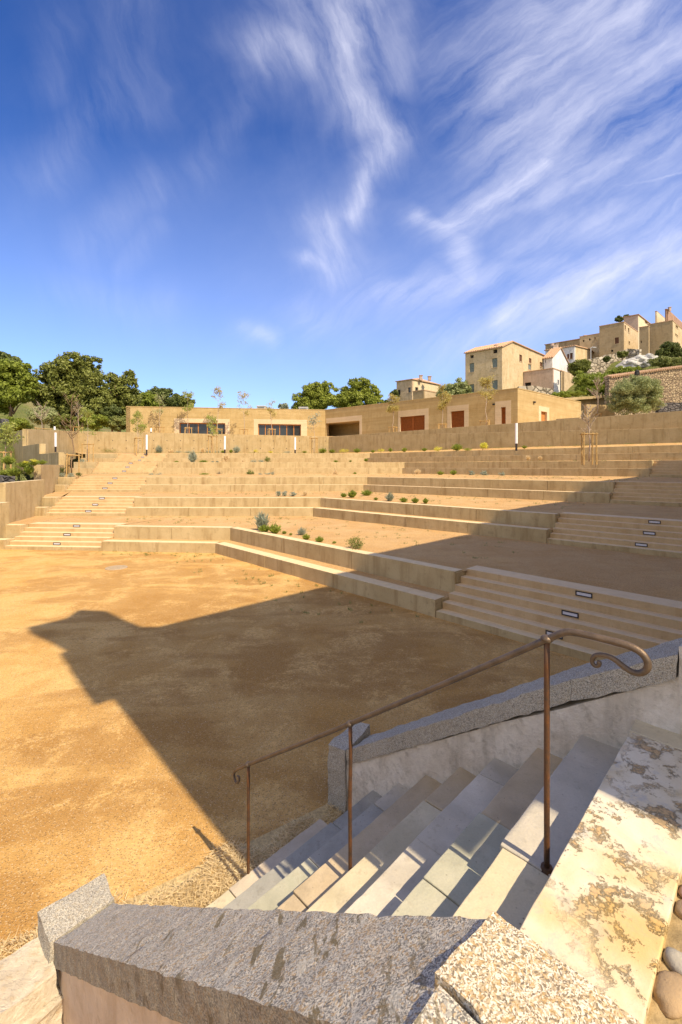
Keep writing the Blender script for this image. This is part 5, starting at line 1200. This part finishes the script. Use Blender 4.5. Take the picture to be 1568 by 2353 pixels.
V, Fq = sheet('m', [tuple(AB(.2, 3.1, .012)), tuple(AB(3.3, 3.1, .012)), tuple(AB(3.3, 3.42, .004)), tuple(AB(.2, 4.1, .004))], None, noise=.006, step=.12)
tag(raw_mesh('straw_litter', V, Fq, M['dry'] if False else simple('straw_soil', (.50, .36, .17), .35, 30, .95, .01), smooth=True), 'thin layer of dry straw and dust beside the lowest stone step', 'straw', kind='stuff')
# weeds sprinkled on plaza edge and terraces
wp = []
def tuft(c, n, r):
    for _ in range(n): a = rg.uniform(0, 6.28); q = r*rg.random(); wp.append((c.x+math.cos(a)*q, c.y+math.sin(a)*q, c.z))
for _ in range(60):
    x, y = rg.uniform(380, 1010), 0; u = rg.random(); c = rows[0].c.lerp(rows[0].re, u)-rows[0].nR*rg.uniform(.1, 2.2)**1; tuft(Vector((c.x, c.y, .01)), 9, .06)
for _ in range(40): c = rows[0].c.lerp(rows[0].sr, rg.random())-rows[0].nL*rg.uniform(.05, .8); tuft(Vector((c.x, c.y, .01)), 8, .07)
for ri in range(4):
    r0_, r1_ = rows[ri], rows[ri+1]
    for _ in range(110):
        u = rg.random(); v_ = rg.random()**.7; A_ = (r0_.off(1.4)[1]).lerp(r0_.re+r0_.nR*1.4, u) if rg.random() < .6 else (r0_.off(1.4)[1]).lerp(r0_.sr+r0_.nL*1.6, u)
        B_ = (r1_.c).lerp(r1_.re, u) if (A_-r0_.off(1.4)[1]).dot(r0_.dr) > 0 else r1_.c.lerp(r1_.sr, u); c = A_.lerp(B_, .1+.85*v_); z = r0_.z[2]+(r1_.z[0]-r0_.z[2])*v_-.01; tuft(Vector((c.x, c.y, z)), 12, .12)
for _ in range(260):
    u = rg.random(); c = (W1C.lerp(V2(W1R), u*.9)-nW*rg.uniform(.1, .5)) if rg.random() < .5 else (W1C.lerp(Vector((-24, 51.8, 0)), u)-Vector((0, rg.uniform(.1, .6), 0))); tuft(Vector((c.x, c.y, 5.2)), 26, .2)
blades('weeds', 'scattered small green weeds sprouting on the gravel of plaza and terraces', 'weeds', wp, .07, .006, 'grass', 5, .9)
gp = []
for _ in range(26000):
    x, y = rg.uniform(-75, -22), rg.uniform(20, 64)
    if inside(x, y) or inside(x+1.8, y) or inside(x+1, y-1.8): continue
    gp.append((x, y, hill_z(x, y)+mnoise.noise(Vector((x, y, 0))*.15)*.35-.03))
blades('grass', 'rough green grass on the slope below the trees at left', 'grass', gp, .45, .035, 'grass', 6, .9)
# loose gravel near the viewer
n = 15000; u = rg.random(n); Yp = 3.0+u**1.8*14; Xp = (rg.random(n)*1.7-.87)*Yp*.95; keep = (Xp*.702+Yp*.712 < 99) & ((-Xp*.712+Yp*.702 > 3.25) | (Xp*.702+Yp*.712 > 3.8)); Xp, Yp = Xp[keep], Yp[keep]; n = len(Xp)
s = rg.uniform(.003, .009, n)*(.7+Yp*.06); oc = np.array([(1, 0, 0), (0, 1, 0), (-1, 0, 0), (0, -1, 0), (0, 0, .7)]); rot = rg.uniform(0, 6.28, n)
ox = oc[None, :, 0]*np.cos(rot)[:, None]-oc[None, :, 1]*np.sin(rot)[:, None]*.7; oy = oc[None, :, 0]*np.sin(rot)[:, None]+oc[None, :, 1]*np.cos(rot)[:, None]*.7
V = np.stack([Xp[:, None]+ox*s[:, None], Yp[:, None]+oy*s[:, None], oc[None, :, 2]*s[:, None]+.004+np.zeros((n, 1))], 2).reshape(-1, 3)
V[:, 2] += np.array([(mnoise.noise(Vector((v[0], v[1], 0))*.5)*.018+mnoise.noise(Vector((v[0], v[1], 0))*1.7)*.0072) for v in V])
Fq = (np.array([(0, 1, 4), (1, 2, 4), (2, 3, 4), (3, 0, 4)])[None]+np.arange(n)[:, None, None]*5).reshape(-1, 3)
def f_peb(N, p):
    rn = N.n('ShaderNodeNewGeometry').outputs['Random Per Island']
    return N.mix(rn, (.26, .16, .08), (.72, .55, .34)), None, 0
tag(raw_mesh('loose_gravel', V, Fq, material('loose_pebbles', f_peb, .9)), 'loose gravel grains scattered over the plaza in front of the steps', 'gravel', kind='stuff')
